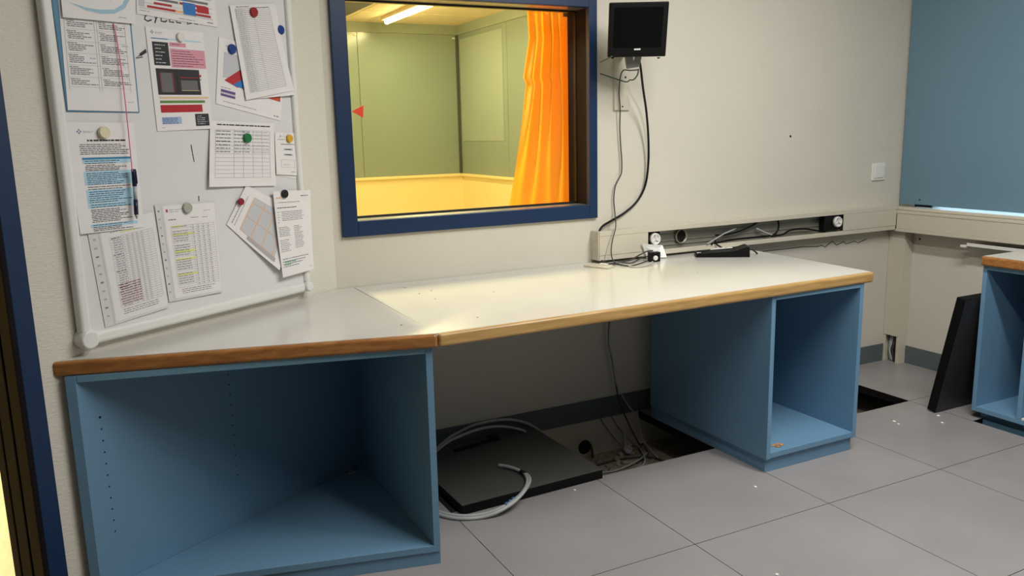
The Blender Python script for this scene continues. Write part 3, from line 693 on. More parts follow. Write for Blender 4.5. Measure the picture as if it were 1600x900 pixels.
sleeve([(134, 352), (238, 328), (262, 480), (164, 512)], .0022, .14, 'table sheet in a clear punched sleeve at the bottom left of the board', inner1, lambda u, v: .004 * u)
def inner2(s):
    s.poly([(.16, .055), (.16, .085), (.19, .085), (.19, .055)], 'pbred'); s.line(.21, .42, .06, .006, 'inkl'); s.line(.21, .36, .08, .006, 'inkl'); s.line(.78, .9, .09, .006, 'inkl')
    s.line(.18, .3, .16, .008, 'inkd'); s.line(.55, .68, .155, .006); s.line(.75, .84, .16, .006)
    s.grid(.2, .95, .23, .87, (0, .45, .58, .70, .82, 1), 26, 'inkl', .003)
    for k in range(26):
        v = .236 + .0246 * k
        if k % 6 != 1: s.line(.22, .48, v, .006, 'ink', .0009)
        for c in (.56, .65, .74, .83): s.rect(c, v, c + .022, v + .008, 'ink' if k % 2 else 'inkl', .0008)
    for v in (.228, .31, .49, .57, .73): s.rect(.21, v, .58 if v > .25 else .4, v + .017, 'pyellow', .0007)
    s.para(.25, .95, .89, .93, 3, .006)
sleeve([(240, 320), (334.2, 313.3), (346, 455.6), (263, 472)], .0040, .09, 'table sheet with yellow highlights under the grey magnet', inner2, lambda u, v: .004 * u * v)

# magnets
for (px, py, r, m, off, lab) in [(393.5, 19.5, .0155, 'm_red', .0062, 'dark red round magnet on the long ruled list'), (360.6, 76.9, .0155, 'm_blue', .0028, 'blue round magnet on the tilted diagram sheet'), (437, 47, .0155, 'm_blue', .001, 'blue round magnet half hidden by the long list at the board edge'),
        (280, 58.5, .0135, 'm_white', .0028, 'white round magnet on the sheet with body scans'), (157, 207, .0165, 'm_cream', .0135, 'cream round magnet on the blue-banded protocol sheet'), (383.3, 215.6, .0155, 'm_green', .0075, 'green round magnet on the filled-in form'), (450, 216.5, .0135, 'm_yellow', .0042, 'yellow round magnet on the small ticket slip'),
        (372.6, 315, .0115, 'm_dred', .0085, 'small crimson magnet on the orange-lined table sheet'), (438.4, 302.7, .0145, 'm_black', .0165, 'black round magnet on the text sheet by the right board edge'), (289.8, 324.7, .0165, 'm_grey', .0055, 'grey round magnet on the yellow-highlighted table sheet')]:
    mb = MB(); mb.lathe(wbpx(px, py, OFF) + WN * off, WN, [(r, 0), (r, .005), (r * .94, .0075), (r * .8, .008), (r * .74, .0072)], 26); tag(mb.build('magnet', [m]), lab, 'magnet', 'round magnets on the whiteboard')

# pen on a pink string
pen = thing('pen', 'navy ballpoint pen hanging on a string over the protocol sheet', 'pen', wbpx(213, 340, OFF + .03))
PO = OFF + .026
a, b, c, d, e = [wbpx(x, y, PO) for x, y in [(208.5, 264), (210.5, 291), (211.8, 312), (213, 335), (213.6, 342)]]
mb = MB(); mb.tube([a, b], .0062, 12, 0, 0); pcap = mb.build('cap', ['navy'], pen, bevel=.001)
mb = MB(); mb.tube([b, c], .0052, 12, 0, 0); mb.build('barrel', ['penclear'], pen, label='pale grey barrel')
mb = MB(); mb.tube([c, d], .006, 12, 0, 0); mb.build('grip', ['navy'], pen)
mb = MB(); mb.lathe(d, (e - d), [(.005, 0), (.0015, (e - d).length)], 12); mb.build('tip', ['steel'], pen)
k0, k1 = wbpx(212, 266, PO + .007), wbpx(214.5, 287, PO + .007)
mb = MB(); mb.tube([wbpx(209, 265, PO + .004), k0, k1], .0016, 8, 0, 0); mb.build('clip', ['navy'], pcap)
mb = MB(); mb.tube([wbpx(177.5, 37, OFF + .0075), wbpx(184, 70, OFF + .011), wbpx(191, 120, OFF + .014), wbpx(198, 180, OFF + .02), wbpx(204, 240, OFF + .024), wbpx(207, 268, PO + .007)], .0017, 6)
tag(mb.build('string', ['string']), 'pink string hanging from behind the top sheet to the pen', 'string')

# ------------------------------------------------------------------ wall monitor
TLm, TRm, BRm, BLm = (953, 4), (1046, 2), (1040, 88), (950, 90)
mc = ony(998, 46, -.24)
yaw = R(-27); tilt = R(7)
mx = Vector((math.cos(yaw), math.sin(yaw), 0)); mn = Vector((math.sin(yaw), -math.cos(yaw), 0))   # mn faces the room
mz = (UP * math.cos(tilt) + mn * math.sin(tilt)).normalized(); mf = mx.cross(mz).normalized()
if mf.dot(mn) < 0: mf = -mf
def pm(px, py, off=0): return on(px, py, mc + mf * off, mf)
mo = thing('monitor', 'small black flat monitor on a wall arm right of the window', 'monitor', mc - mz * .12)
q = [pm(*c) for c in (TLm, TRm, BRm, BLm)]
mb = MB(); mb.extrude(q, -mf * .034); cas = mb.build('casing', ['black'], mo, bevel=.004)
qs = [pm(*c, .0012) for c in ((960.5, 12), (1037.5, 10.5), (1032.5, 73.5), (957.5, 75))]
mb = MB(); mb.extrude(qs, -mf * .002); mb.build('screen', ['screen'], cas)
mb = MB(); mb.extrude([pm(*c, .0015) for c in ((991, 76), (1001, 75.7), (1000.6, 78), (990.7, 78.4))], -mf * .0025); mb.build('badge', ['whitep'], cas, label='pale badge strip')
mb = MB()
for k in range(5):
    c = pm(979 + 8.5 * k, 85 - .2 * k, .0005); mb.obox(c, mx * .008, mz * .0025, mf * .0012)
mb.build('buttons', ['reveal'], cas)
for px in (957, 1029):
    c = pm(px, 89.5, -.01); mb = MB(); mb.lathe(c, -mz, [(.006, 0), (.006, .005)], 10); mb.build('foot', ['black'], cas)
ctr = (q[0] + q[1] + q[2] + q[3]) / 4
# wall arm
ar = thing('monitor_bracket', 'pale wall bracket and arm below the small monitor', 'bracket', (.5, 0, 1.41))
p0 = ony(958.5, 86, 0); p1 = ony(982, 172, 0)
mb = MB(); mb.box(p0.x - .002, p1.x, -.012, 0, p1.z, 1.68); mb.disc((p0.x + .04, -.012, p1.z + .015), (0, -1, 0), .004, 1); mb.disc((p0.x + .055, -.012, p1.z + .14), (0, -1, 0), .005, 1); mb.build('wall_plate', ['trunk', 'hole'], ar, bevel=.002)
n0, n1, n2, n3 = [pm(*c, -.05) for c in ((976, 84), (1004, 84), (999, 105), (980, 108))]
mb = MB(); mb.extrude([n0, n1, n2, n3], -mf * .03); mb.build('neck', ['steel'], ar, bevel=.002, label='grey metal neck')
mb = MB(); nc = (n0 + n1 + n2 + n3) / 4 - mf * .02
mb.tube([Vector((.49, -.012, 1.64)), Vector((.47, -.08, 1.64)), nc], .016, 12, 0, 0); mb.tube([ctr - mf * .034, ctr - mf * .07 - UP * .05, nc], .02, 12, 0, 0); mb.build('arm', ['trunk'], ar)
# cables of the monitor
def cable(name, label, pts, r, m, seg=8, cat='cable', sm=5): 
    b = MB(); b.tube(pts, r, seg, 0, sm); return tag(b.build(name, [m]), label, cat)
pb = nc - UP * .02
cable('power_cable', 'thick black cable sweeping from the monitor into the trunking end', [pm(999, 95, -.06), ony(1001, 106, -.17), ony(1005, 140, -.10), ony(1010, 175, -.06), ony(1013, 215, -.035), ony(1013, 255, -.022), ony(1008, 290, -.016), ony(995, 315, -.014), ony(975, 333, -.014), ony(955, 345, -.02), ony(942, 353, -.03), ony(937, 361, -.04), ony(936.5, 372, -.045)], .0052, 'black')
cable('signal_cable', 'thin grey wavy cable hanging from the monitor bracket to the worktop', [ony(997, 109, -.16), ony(985, 110, -.1), ony(974, 110, -.05), ony(969, 122, -.03), ony(967.5, 145, -.022), ony(969, 170, -.022), ony(968.5, 200, -.016), ony(970, 230, -.014), ony(971.5, 250, -.014), ony(971, 270, -.014), ony(965, 283, -.014), ony(961, 293, -.014), ony(959, 312, -.014), ony(961, 335, -.02), ony(962, 355, -.075), ony(957, 375, -.09), ony(955, 392, -.1), ony(957, 405, -.105), onz(964, 412, DT + .005), onz(976, 415, DT + .004), onz(988, 415, DT + .004), onz(1002, 411, DT + .004), onz(1012, 407.5, DT + .005)], .0028, 'cdark', 6)
cable('earth_wire', 'green wire looping out from below the monitor', [ony(937.5, 115, -.05), ony(958, 122, -.06), ony(978, 128, -.08), ony(984, 125, -.09), ony(990, 124.5, -.1), ony(996, 117, -.13), ony(997.5, 108, -.15)], .0028, 'cgreen', 6)
cable('earth_wire', 'short green wire sticking out left of the monitor corner', [ony(937.5, 97.5, -.1), ony(946, 93, -.14), ony(956, 88, -.2)], .0026, 'cgreen', 6)

# ------------------------------------------------------------------ trunking
TX0, TX1 = .345, 2.25
tr = thing('cable_trunking', 'cream cable trunking along the back wall with its middle cover missing', 'cable trunking', (1.3, 0, .754))
mb = MB()
mb.box(TX0, TX1, -.006, 0, .754, .884); mb.box(TX0, TX1, -.058, -.006, .876, .884); mb.box(TX0, TX1, -.062, -.056, .862, .884)
mb.box(TX0, TX1, -.058, -.006, .754, .762); mb.box(TX0, TX1, -.062, -.056, .754, .776); mb.build('channel', ['trunk'], tr, bevel=.0015)
mb = MB()
for z in (.786, .806, .832, .85): mb.box(TX0 + .002, TX1, -.014, -.006, z, z + .005)
mb.box(TX0 + .001, TX1, -.008, -.006, .764, .874); mb.build('inner_rail', ['trunkin'], tr, label='bare grey inner rail')
for a, b in ((TX0 - .001, .605), (1.85, TX1)):
    mb = MB(); mb.box(a, b, -.064, -.059, .7765, .8615); mb.build('cover', ['trunk'], tr, bevel=.001)
mb = MB(); mb.lathe((.816 + .01, -.015, .824), (0, -1, 0), [(.034, 0), (.034, .012), (.030, .012), (.030, .001)], 28); mb.build('knockout_ring', ['trunkin'], tr)
mb = MB(); mb.lathe((.816 + .008, -.0155, .824), (0, -1, 0), [(.029, 0), (.029, .004)], 28); mb.build('cable_hole', ['hole'], tr)
mb = MB(); mb.box(TX0 - .006, TX0 - .0015, -.061, -.001, .755, .883)
for z in (.785, .81, .835): mb.box(TX0 - .0085, TX0 - .006, -.05, -.006, z, z + .004)
mb.build('end_cap', ['trunk'], tr, bevel=.0006)
t2 = thing('cable_trunking', 'cream cable trunking along the right wall under the window sill', 'cable trunking', (2.3, -1.2, .745))
mb = MB(); mb.box(2.252, XR, -2.6, -.008, .745, .757); mb.box(2.252, XR, -2.6, -.008, .838, .8555); mb.box(2.249, 2.256, -2.6, -.0645, .745, .76); mb.box(2.249, 2.256, -2.6, -.0645, .843, .8555); mb.build('channel', ['trunk'], t2, bevel=.002)
mb = MB(); mb.box(2.2515, 2.257, -2.6, -.066, .7605, .8425); mb.build('cover', ['trunk'], t2, bevel=.001)
# upright conduit in the corner
cq = thing('corner_conduit', 'upright cream conduit in the room corner with cables showing at its foot', 'conduit', (2.32, -.05, 0))
mb = MB(); mb.box(2.285, 2.292, -.1, -.086, 0, .744); mb.box(2.285, 2.292, -.016, -.001, 0, .744); mb.box(2.292, XR - .001, -.1, -.093, 0, .744); mb.box(2.292, XR - .001, -.008, -.001, 0, .744); mb.build('channel', ['trunk'], cq, bevel=.001)
mb = MB(); mb.box(2.282, 2.2848, -.099, -.002, .155, .744); mb.build('cover', ['trunk'], cq, bevel=.001)
mb = MB(); mb.box(XR - .01, XR - .002, -.092, -.009, 0, .744); mb.build('inner_back', ['hole'], cq)
for k, (y, m) in enumerate(((-.045, 'cgrey'), (-.06, 'cdark'), (-.035, 'cgrey'), (-.072, 'cdark'))):
    mb = MB(); mb.tube([(2.315, y, .004), (2.305 + .004 * k, y + .012, .06), (2.31, y + .004, .12), (2.318, y, .2), (2.318, y - .004, .5)], .0055, 8); mb.build('cable', [m], cq)
# support rail on the right wall
sr_ = thing('support_rail', 'short cream rail on the right wall just below the trunking', 'rail', (2.31, -1, .715))
mb = MB(); mb.box(2.262, XR, -2.4, -.47, .708, .716); mb.box(2.262, 2.268, -2.4, -.47, .716, .724); mb.build('rail_profile', ['whitep'], sr_, bevel=.001)
mb = MB(); mb.box(2.255, 2.29, -.47, -.44, .70, .712); mb.build('end_clip', ['whitep'], sr_, bevel=.002)
for k, (px, py) in enumerate(((1437.5, 373.5), (1525, 384))):
    q = onx(px, py, XR); mb = MB(); mb.lathe(q + Vector((-.001, 0, 0)), (-1, 0, 0), [(.005, 0), (.004, .003)], 10); tag(mb.build('wall_screw', ['hole']), ['dark screw in the right wall near the corner', 'dark screw in the right wall below the support rail'][k], 'screw')

# sockets
def sock(c, label, box=True, bx=None):
    t = thing('power_socket', label, 'socket', (c.x, c.y, c.z - .03))
    mb = MB(); mb.lathe(c, (0, -1, 0), [(.0275, 0), (.0275, .014), (.0255, .018), (.021, .018), (.019, .010), (.004, .010)], 32); fpl = mb.build('faceplate', ['whitep'], t)
    mb = MB(); 
    for k in range(3):
        a = R(90 + 120 * k); mb.obox(c + Vector((0, -.011, 0)) + Vector((math.cos(a), 0, math.sin(a))) * .002 - Vector((-math.sin(a), 0, math.cos(a))) * .0025, Vector((math.cos(a), 0, math.sin(a))) * .018, Vector((-math.sin(a), 0, math.cos(a))) * .005, Vector((0, -.006, 0)))
    mb.build('spoke', ['whitep'], fpl)
    mb = MB(); mb.box(c.x - bx[0], c.x + bx[1], c.y + .001, -.016, c.z - bx[2], c.z + bx[3]); mb.build('back_box', ['black'], t, bevel=.002)
    return t
sock(Vector((.645, -.052, .828)), 'white round socket hanging in the trunking above the fallen socket', bx=(.03, .035, .03, .035))
sock(Vector((1.81, -.05, .826)), 'white round socket in a black box at the right end of the open trunking', bx=(.085, .033, .042, .036))
# cables lying in the open trunking
def tz(px, py, y=-.034): return ony(px, py, y)
cable('trunking_cable', 'black cable bending down inside the open trunking at its middle', [tz(1184, 347), tz(1170, 355), tz(1150, 363), tz(1130, 367), tz(1118, 367.5)], .0045, 'black')
cable('trunking_cable', 'black cable loop inside the open trunking left of the black socket box', [tz(1215, 343), tz(1217, 352), tz(1214, 362), tz(1205, 368), tz(1180, 371), tz(1150, 374), tz(1116, 380), ony(1112, 382, -.066)], .0045, 'black')
cable('trunking_cable', 'black cable arching along the trunking floor to the black socket box', [tz(1205, 369), tz(1222, 367), tz(1232, 361), tz(1245, 358), tz(1262, 358), tz(1280, 361), tz(1290, 362)], .0045, 'black')
cable('trunking_cable', 'grey flat cable slanting inside the open trunking', [tz(1182, 357), tz(1195, 363), tz(1208, 368)], .004, 'cgrey')
cable('trunking_cable', 'pale cable from the trunking down behind the phone cradle', [tz(1150, 357), tz(1130, 366), ony(1112, 377, -.064), ony(1105, 381, -.07)], .0035, 'cgrey')

# things on the worktop
pd_ = thing('socket_plate', 'flat cream socket plate lying on the worktop at the trunking end', 'socket plate', (.28, -.12, DT))
c0, c1, c2, c3 = onz(912, 417, DT), onz(950, 421, DT), onz(959, 417.5, DT), onz(922, 413, DT)
mb = MB(); mb.extrude([c0, c1, c2, c3], (0, 0, .008)); mb.build('plate', ['trunk'], pd_, bevel=.002)
e = (c0 + c1 + c2 + c3) / 4; mb = MB(); mb.obox(e + Vector((0, 0, .0081)), (c1 - c0) * .3, (c3 - c0) * .4, (0, 0, .006)); mb.build('terminal', ['whitep'], pd_, bevel=.001)
# fallen socket
fs_ = thing('fallen_socket', 'loose white socket plate with black adapter leaning against the trunking', 'socket', (.62, -.1, DT))
a0, a1 = onz(1006, 399, DT), onz(1041, 402, DT)
mb = MB()
q = [onz(1010, 404, DT + .001), onz(1041, 403, DT + .001), ony(1034, 384, -.07), ony(1001.5, 382, -.07)]
mb.extrude(q, Vector((.0, -.006, .004))); mb.build('plate', ['whitep'], fs_, bevel=.001)
bx0 = onz(1015.5, 409.5, DT + .001); bx1 = onz(1032, 408.5, DT + .001)
ax = (bx1 - bx0); ax.z = 0; pr = Vector((-ax.y, ax.x, 0)).normalized()
mb = MB(); mb.obox(bx0, ax, pr * .03, UP * .042); adp = mb.build('adapter', ['black'], fs_, bevel=.002, label='black adapter block')
mb = MB(); mb.lathe(bx0 + ax * .5 + UP * .017, -pr, [(.011, 0), (.011, .006), (.008, .008)], 16); mb.build('plug', ['whitep'], adp)
dz = DT + .0045
cable('desk_cable', 'grey cable running on the worktop from trunking end to black adapter', [ony(940, 407, -.07), onz(952, 412, dz), onz(966, 409.5, dz), onz(984, 406.5, dz), ony(1000, 398, -.1), ony(1010, 393, -.1), ony(1020, 391.5, -.1)], .0032, 'cdark', 6)
cable('desk_cable', 'pale grey cable curving on the worktop in front of the adapter', [onz(962, 410.5, dz), onz(975, 413, dz), onz(990, 417, dz), onz(1005, 416, dz), onz(1014, 413, dz + .003), onz(1020, 409, dz + .008)], .0032, 'cgrey', 6)
cable('desk_cable', 'thin dark cable on the worktop between signal cable and adapter', [onz(958, 413.5, dz), onz(972, 410.5, dz), onz(988, 410.5, dz), ony(1004, 402, -.11), ony(1016, 400.5, -.1)], .003, 'cdark', 6)

# phone cradle
ph = thing('phone_cradle', 'black wedge-shaped phone cradle on the worktop below the open trunking', 'phone cradle', (.9, -.22, DT))
b0, b1 = onz(1088, 402.5, DT), onz(1172, 402, DT)
ax = (b1 - b0); L = ax.length; ax.normalize(); pr = Vector((-ax.y, ax.x, 0))
prof = [(0, 0), (0, .016), (.012, .021), (.09, .026), (.155, .03), (.185, .036), (.225, .05), (.238, .046), (.24, 0)]
k = L / .24
mb = MB(); mb.extrude([b0 + ax * (a * k) + UP * h for a, h in prof], pr * .085); phb = mb.build('body', ['black'], ph, bevel=.0025)
mb = MB(); mb.obox(b0 + ax * (.07 * k) + pr * .055 + UP * .0262, ax * .1 * k + UP * .008, pr * .025, UP * .004); mb.build('contact_strip', ['whitep'], phb, bevel=.001, label='pale strip across the top')
mb = MB(); mb.obox(b0 + ax * (.004 * k) + pr * .004 + UP * .019, ax * .018, pr * .012, UP * .003); mb.build('key', ['whitep'], phb)
cable('phone_cable', 'short black cable stub behind the right end of the phone cradle', [b1 + pr * .07 + UP * .022, b1 + pr * .075 + ax * .02 + UP * .024, b1 + pr * .07 + ax * .038 + UP * .012, b1 + pr * .07 + ax * .044 + UP * .004], .0035, 'black')
cable('phone_cable', 'black cable from the phone cradle up into the open trunking', [b0 + ax * .14 + pr * .06 + UP * .034, ony(1130, 388, -.1), ony(1119, 381, -.07), ony(1117, 374, -.045)], .004, 'black')

# ------------------------------------------------------------------ wall fittings
sw = thing('light_switch', 'white light switch on the back wall near the corner', 'switch', (2.16, 0, 1.03))
s0 = ony(1362, 255, 0); s1 = ony(1380, 281, 0)
mb = MB(); mb.box(s0.x, s1.x, -.009, 0, s1.z, s0.z); mb.build('frame', ['whitep'], sw, bevel=.003)
mb = MB(); mb.box(s0.x + .014, s1.x - .012, -.014, -.009, s1.z + .014, s0.z - .012); mb.build('rocker', ['whitep'], sw, bevel=.002)
q = ony(1235, 213, 0); mb = MB(); mb.lathe(q, (0, -1, 0), [(.006, 0), (.004, .004)], 10); tag(mb.build('wall_plug', ['hole']), 'small dark wall plug in the middle of the bare back wall', 'wall plug')
# torn paint line under the trunking
mb = MB()
mb.tube([ony(a, b, -.001) for a, b in [(1192, 392.5), (1226, 389), (1255, 385.5), (1278, 385), (1284, 383), (1289.5, 386), (1295, 381), (1301, 376.7), (1307, 383), (1318, 377.5), (1322, 381), (1327, 379.6), (1335.5, 376.7), (1341, 379.5), (1348, 376), (1354, 373.8)]], .0022, 6, 0, 0)
tag(mb.build('glue_trace', ['scuff']), 'dark zigzag glue trace on the wall under the trunking', 'stain')
# blind
bl = thing('window_blind', 'flat blue blind covering the window on the right wall', 'blind', (XR - .014, -1.1, .889))
mb = MB(); mb.box(XR - .018, XR - .012, -2.35, -.012, .885, 2.4); mb.build('panel', ['blind'], bl)
mb = MB(); mb.box(XR - .022, XR - .011, -.21, -.11, .877, .889); mb.build('bottom_clip', ['black'], bl, label='dark clip at the bottom edge')
q = onx(1437, 312, XR - .018); mb = MB(); mb.lathe(q, (-1, 0, 0), [(.004, 0), (.003, .002)], 10); mb.build('screw', ['hole'], bl)

# ------------------------------------------------------------------ lifted floor plates
fp = thing('floor_plate', 'dark lifted floor plate lying flat under the straight worktop', 'floor plate', (-.27, -.29, 0))
mb = MB(); PX = [(-.575, -.594), (.024, -.575), (.008, -.02), (-.585, -.03)]
mb.prism(PX, .001, .036, 1)
for a in range(24):
    for b in range(24): pass
mb.build('core', ['tileside', 'tileside'], fp, bevel=.0015)
mb = MB(); mb.prism(PX, .0362, .038, 0); mb.build('top_sheet', ['darkboard'], fp, label='wrinkled dark grey top sheet')
q = onz(771, 686, .038); mb = MB(); mb.lathe(q, (0, 0, 1), [(.028, 0), (.026, .012), (.018, .014)], 18); mb.obox(q + Vector((-.2, -.035, .0005)), (.19, .03, 0), (.004, -.02, 0), (0, 0, .006)); mb.build('lifting_handle', ['black'], fp, bevel=.001)
# plate below it resting in the bay
mb = MB(); mb.box(-.598, -.002, -TA + .002, -.004, -.036, -.0005)
tag(mb.build('floor_plate', ['panelboard']), 'floor plate set in the bay beneath the lying dark plate', 'floor plate')
# leaning plate
lp_ = thing('floor_plate', 'black lifted floor plate leaning against the right-hand cabinet', 'floor plate', (2.0, -.72, 0))
yb0 = -.735; yt = -.838; Lh = .565
th = math.asin((yb0 - yt) / Lh) if False else math.atan2(.105, .552)
dirv = Vector((0, -math.sin(th), math.cos(th))); tn = Vector((0, math.cos(th), math.sin(th)))
o = Vector((1.748, -.728, .0015))
mb = MB(); mb.obox(o, Vector((.59, 0, 0)), dirv * .56, tn * .042); mb.build('core', ['tileside'], lp_, bevel=.002)
mb = MB(); mb.obox(o + dirv * .003 + Vector((.003, 0, 0)) - tn * .0016, Vector((.584, 0, 0)), dirv * .554, tn * .0014); mb.build('face_sheet', ['panelboard'], lp_, label='dark grey face')

# cable loop by the corner cabinet
g0 = .012
def loop(dx, dyy):
    P = [(690, 697, .044), (712, 682, .046), (745, 665, .05), (790, 656, .048), (835, 668, .046), (852, 678, .044)]
    return P
hz = .0485
cable('grey_hose', 'upper grey cable arching against the skirting behind the lying plate', [onz(660, 787, .0085), Vector((-.725, -.40, .0085)), Vector((-.725, -.30, .03)), ony(690, 694, -.12), ony(712, 678, -.06), ony(745, 663, -.03), ony(790, 655.5, -.024), ony(822, 661, -.026), ony(842, 672, -.04), ony(856, 684, -.06), ony(866, 693, -.1)], .0062, 'cgrey')
cable('grey_hose', 'lower grey cable arching across the handle of the lying plate', [onz(660, 792, .0085), Vector((-.705, -.41, .0085)), Vector((-.705, -.30, .03)), ony(690, 698, -.15), ony(720, 681, -.1), ony(755, 669, -.07), ony(785, 666.5, -.06), ony(812, 671, -.06), ony(822, 675, -.08)], .0058, 'cgrey')
cl = thing('cable_loop', 'twin grey cable loop lying in front of the lifted plate', 'cable', (-.4, -.65, 0))
def lp2(d):
    z1 = .0075
    pts = [onz(660, 790 + d, z1), onz(690, 803 + d, z1), onz(720, 808 + d, z1), onz(752, 806 + d, z1), onz(780, 797 + d * .9, .022), onz(803, 783 + d * .6, .040), onz(818, 768 + d * .4, .054), onz(825.5, 754, .0505) + Vector((d * .0022, 0, 0)), onz(824, 744, .0465) + Vector((d * .0022, 0, 0)), onz(817, 738, .0465)]
    return pts
mb = MB(); mb.tube(lp2(-2), .0066, 8); mb.tube(lp2(2.2), .0066, 8); tw = mb.build('twin_cable', ['cgrey'], cl)
mb = MB(); mb.tube([onz(822, 741, .0465), onz(814, 736.5, .0465)], .0085, 10, 0, 0); mb.build('tape', ['ctape'], cl, label='black tape binding')
mb = MB(); mb.tube([onz(815, 737, .0465), onz(803, 732, .0465), onz(790, 728.5, .0465), onz(779, 727, .0465)], .0072, 10); mb.build('cable_end', ['cgrey'], cl)
mb = MB()
for a, b in ((.15, .35), (.45, .6), (.68, .9)):
    p = onz(786, 791, .030); q2 = onz(806, 777, .046); mb.tube([p.lerp(q2, a), p.lerp(q2, b)], .0068, 8, 0, 0)
mb.build('print_mark', ['clabel'], tw, label='blue printing on the cable')

# ------------------------------------------------------------------ floor opening under the worktop
ph_ = MB(); ph_.lathe((.299, -.0005, -.125), (0, -1, 0), [(.034, 0), (.034, .0015)], 24); tag(ph_.build('pipe_hole', ['hole']), 'round dark pipe hole in the wall below the floor opening', 'hole')
cable('conduit_pipe', 'short brown pipe standing in front of the round wall hole', [(.318, -.02, -.108), (.322, -.03, -.14), (.323, -.034, ZB + .004)], .006, 'rust')
wp = ony(948, 500, -.05)
c1 = [Vector((.455, -.03, .74)), ony(951, 520, -.03), ony(956, 560, -.03), ony(962, 598, -.03), ony(967, 625, -.03), ony(976, 648, -.03), ony(987, 672, -.03), ony(1000, 695, -.035), Vector((.575, -.08, -.14)), Vector((.55, -.15, ZB + .008)), Vector((.45, -.2, ZB + .006))]
cable('drop_cable', 'dark cable dropping from the worktop into the floor opening', c1, .0035, 'cdark', 6)
c2 = [Vector((.462, -.045, .74)), ony(952, 520, -.045), ony(957, 560, -.045), ony(963, 598, -.045), ony(972, 618, -.04), ony(985, 638, -.035), ony(997, 650, -.035), Vector((.585, -.04, -.07)), Vector((.59, -.06, -.13)), Vector((.57, -.2, ZB + .008))]
cable('drop_cable', 'grey cable dropping behind the worktop toward the pedestal', c2, .0032, 'cgrey', 6)
for k, (pp, lab) in enumerate([([(.385, -.005, -.002), (.42, -.012, -.06), (.47, -.03, -.13), (.50, -.07, ZB + .007)], 'thin cable hanging in the floor opening above the white plug'), ([(.445, -.005, -.002), (.48, -.014, -.06), (.53, -.04, -.13), (.57, -.1, ZB + .007)], 'thin cable hanging in the floor opening right of the plug')]):
    cable('hanging_cable', lab, pp, .003, 'cmid', 6)
pg = thing('loose_plug', 'pale round plug lying in the floor opening', 'plug', (.49, -.055, ZB))
mb = MB(); pc = Vector((.49, -.07, ZB + .022)); pax = Vector((-.3, -.75, .25)).normalized(); mb.lathe(pc, pax, [(.019, 0), (.021, .02), (.018, .034), (.012, .034), (.010, .026)], 20); mb.build('plug_body', ['cgrey'], pg)
mb = MB(); mb.tube([pc, pc - pax * .03 + UP * .02, pc - pax * .05 + UP * .07], .006, 8); mb.build('lead', ['cgrey'], pg)
for k, (pp, m, lab) in enumerate([([(.03, -.25, ZB + .006), (.2, -.2, ZB + .006), (.33, -.22, ZB + .008), (.46, -.2, ZB + .02), (.58, -.12, ZB + .01)], 'cgrey', 'pale cable snaking across the screed in the floor opening'), ([(.2, -.15, ZB + .008), (.34, -.12, ZB + .006), (.45, -.13, ZB + .008), (.55, -.18, ZB + .008), (.59, -.3, ZB + .006)], 'cdark', 'dark cable curling on the screed behind the pale cable'), ([(.36, -.28, ZB + .006), (.46, -.24, ZB + .016), (.52, -.16, ZB + .02), (.57, -.05, ZB + .01)], 'cgrey', 'pale cable bending toward the pedestal on the screed')]):
    cable('floor_cable', lab, pp, .004, m, 6)
mb = MB(); random.seed(11)
for k in range(70):
    x, y = random.uniform(.1, .58), random.uniform(-.2, -.012); r = random.uniform(.006, .022)
    mb.lathe((x, y, ZB - .002), (random.uniform(-.3, .3), random.uniform(-.3, .3), 1), [(r, 0), (r * random.uniform(.6, .9), r * .6), (r * .3, r * .9)], 6)
tag(mb.build('rubble', ['subfloor']), 'crumbled rubble on the screed in the floor opening', 'rubble', kind='stuff')
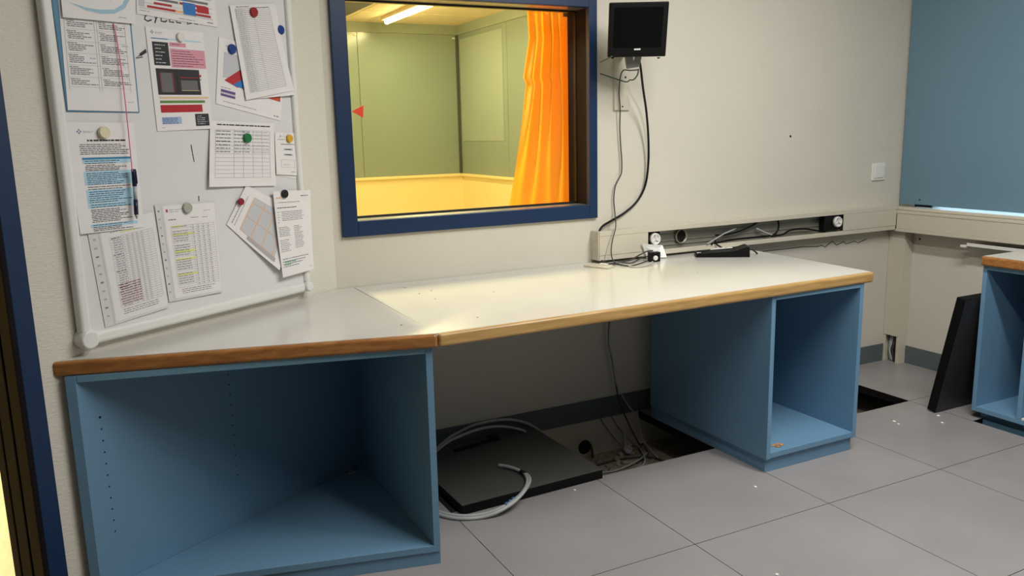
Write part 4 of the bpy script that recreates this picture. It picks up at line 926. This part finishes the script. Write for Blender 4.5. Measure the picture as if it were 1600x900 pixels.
# ------------------------------------------------------------------ crumbs
random.seed(3)
for px, py, r, lab in [(1397, 659, .009, 'white plaster crumb by the foot of the leaning plate'), (1404, 663, .007, 'tiny white crumb right of the plaster crumb by the leaning plate'), (1466, 650, .009, 'white crumb beside the bottom corner of the leaning plate'), (1472, 661, .008, 'white crumb in front of the leaning plate'), (1180, 761, .007, 'white crumb on the floor in front of the pedestal corner'), (898, 766, .006, 'white crumb on the floor in front of the lying dark plate'), (1214, 898, .006, 'white crumb on the floor at the bottom edge'), (1400, 661, .005, 'small pale crumb between two floor crumbs')][:7]:
    q = onz(px, py, 0); mb = MB()
    mb.lathe(q, (.1, .05, 1), [(r, 0), (r * .9, r * .35), (r * .4, r * .6)], 7); tag(mb.build('plaster_crumb', ['plaster']), lab, 'crumb')
sc = MB(); q = onz(1215, 695, .0825)
for k, (a, b, w) in enumerate(((-.02, .0, .022), (.004, .006, .026), (.012, -.012, .02), (-.012, -.012, .014))):
    sc.obox(q + Vector((a - .012, b - .008, 0)), (w, .006 * (-1) ** k, 0), (.003, .014, 0), (0, 0, .0016 + .0004 * k))
tag(sc.build('veneer_scrap', ['chip']), 'torn brown scrap on the floor of the pedestal', 'scrap')

# ------------------------------------------------------------------ light
def lamp(x, y, ex, ey, power, label, col=(1, .985, .955)):
    t = thing('ceiling_light', label, 'ceiling light', (x, y, ZC))
    b = MB(); b.box(x - ex / 2 - .02, x + ex / 2 + .02, y - ey / 2 - .02, y + ey / 2 + .02, ZC - .05, ZC - .001); b.build('housing', ['whitep'], t, bevel=.004)
    b = MB(); b.box(x - ex / 2, x + ex / 2, y - ey / 2, y + ey / 2, ZC - .056, ZC - .0502); b.build('diffuser', ['diff'], t)
    l = bpy.data.lights.new('ceiling_lamp', 'AREA'); l.shape = 'RECTANGLE'; l.size = ex; l.size_y = ey; l.energy = power; l.color = col
    lo = bpy.data.objects.new('ceiling_lamp', l); COL.objects.link(lo); lo.location = (x, y, ZC - .06)
lamp(.78, -1.85, .14, 1.4, 47, 'long ceiling light over the straight worktop')
lamp(-.15, -2.15, .14, 1.4, 31, 'long added ceiling light, unseen, evening out the left wall')  # second fixture is added out of view to even out the angled wall

w = bpy.data.worlds.new('daylight'); S.world = w; w.use_nodes = True
bg = w.node_tree.nodes['Background']; bg.inputs['Color'].default_value = (.55, .78, 1, 1); bg.inputs['Strength'].default_value = 4
S.view_settings.view_transform = 'Standard'; S.view_settings.look = 'None'; S.view_settings.gamma = 1; S.view_settings.use_curve_mapping = False
S.view_settings.exposure = -.04
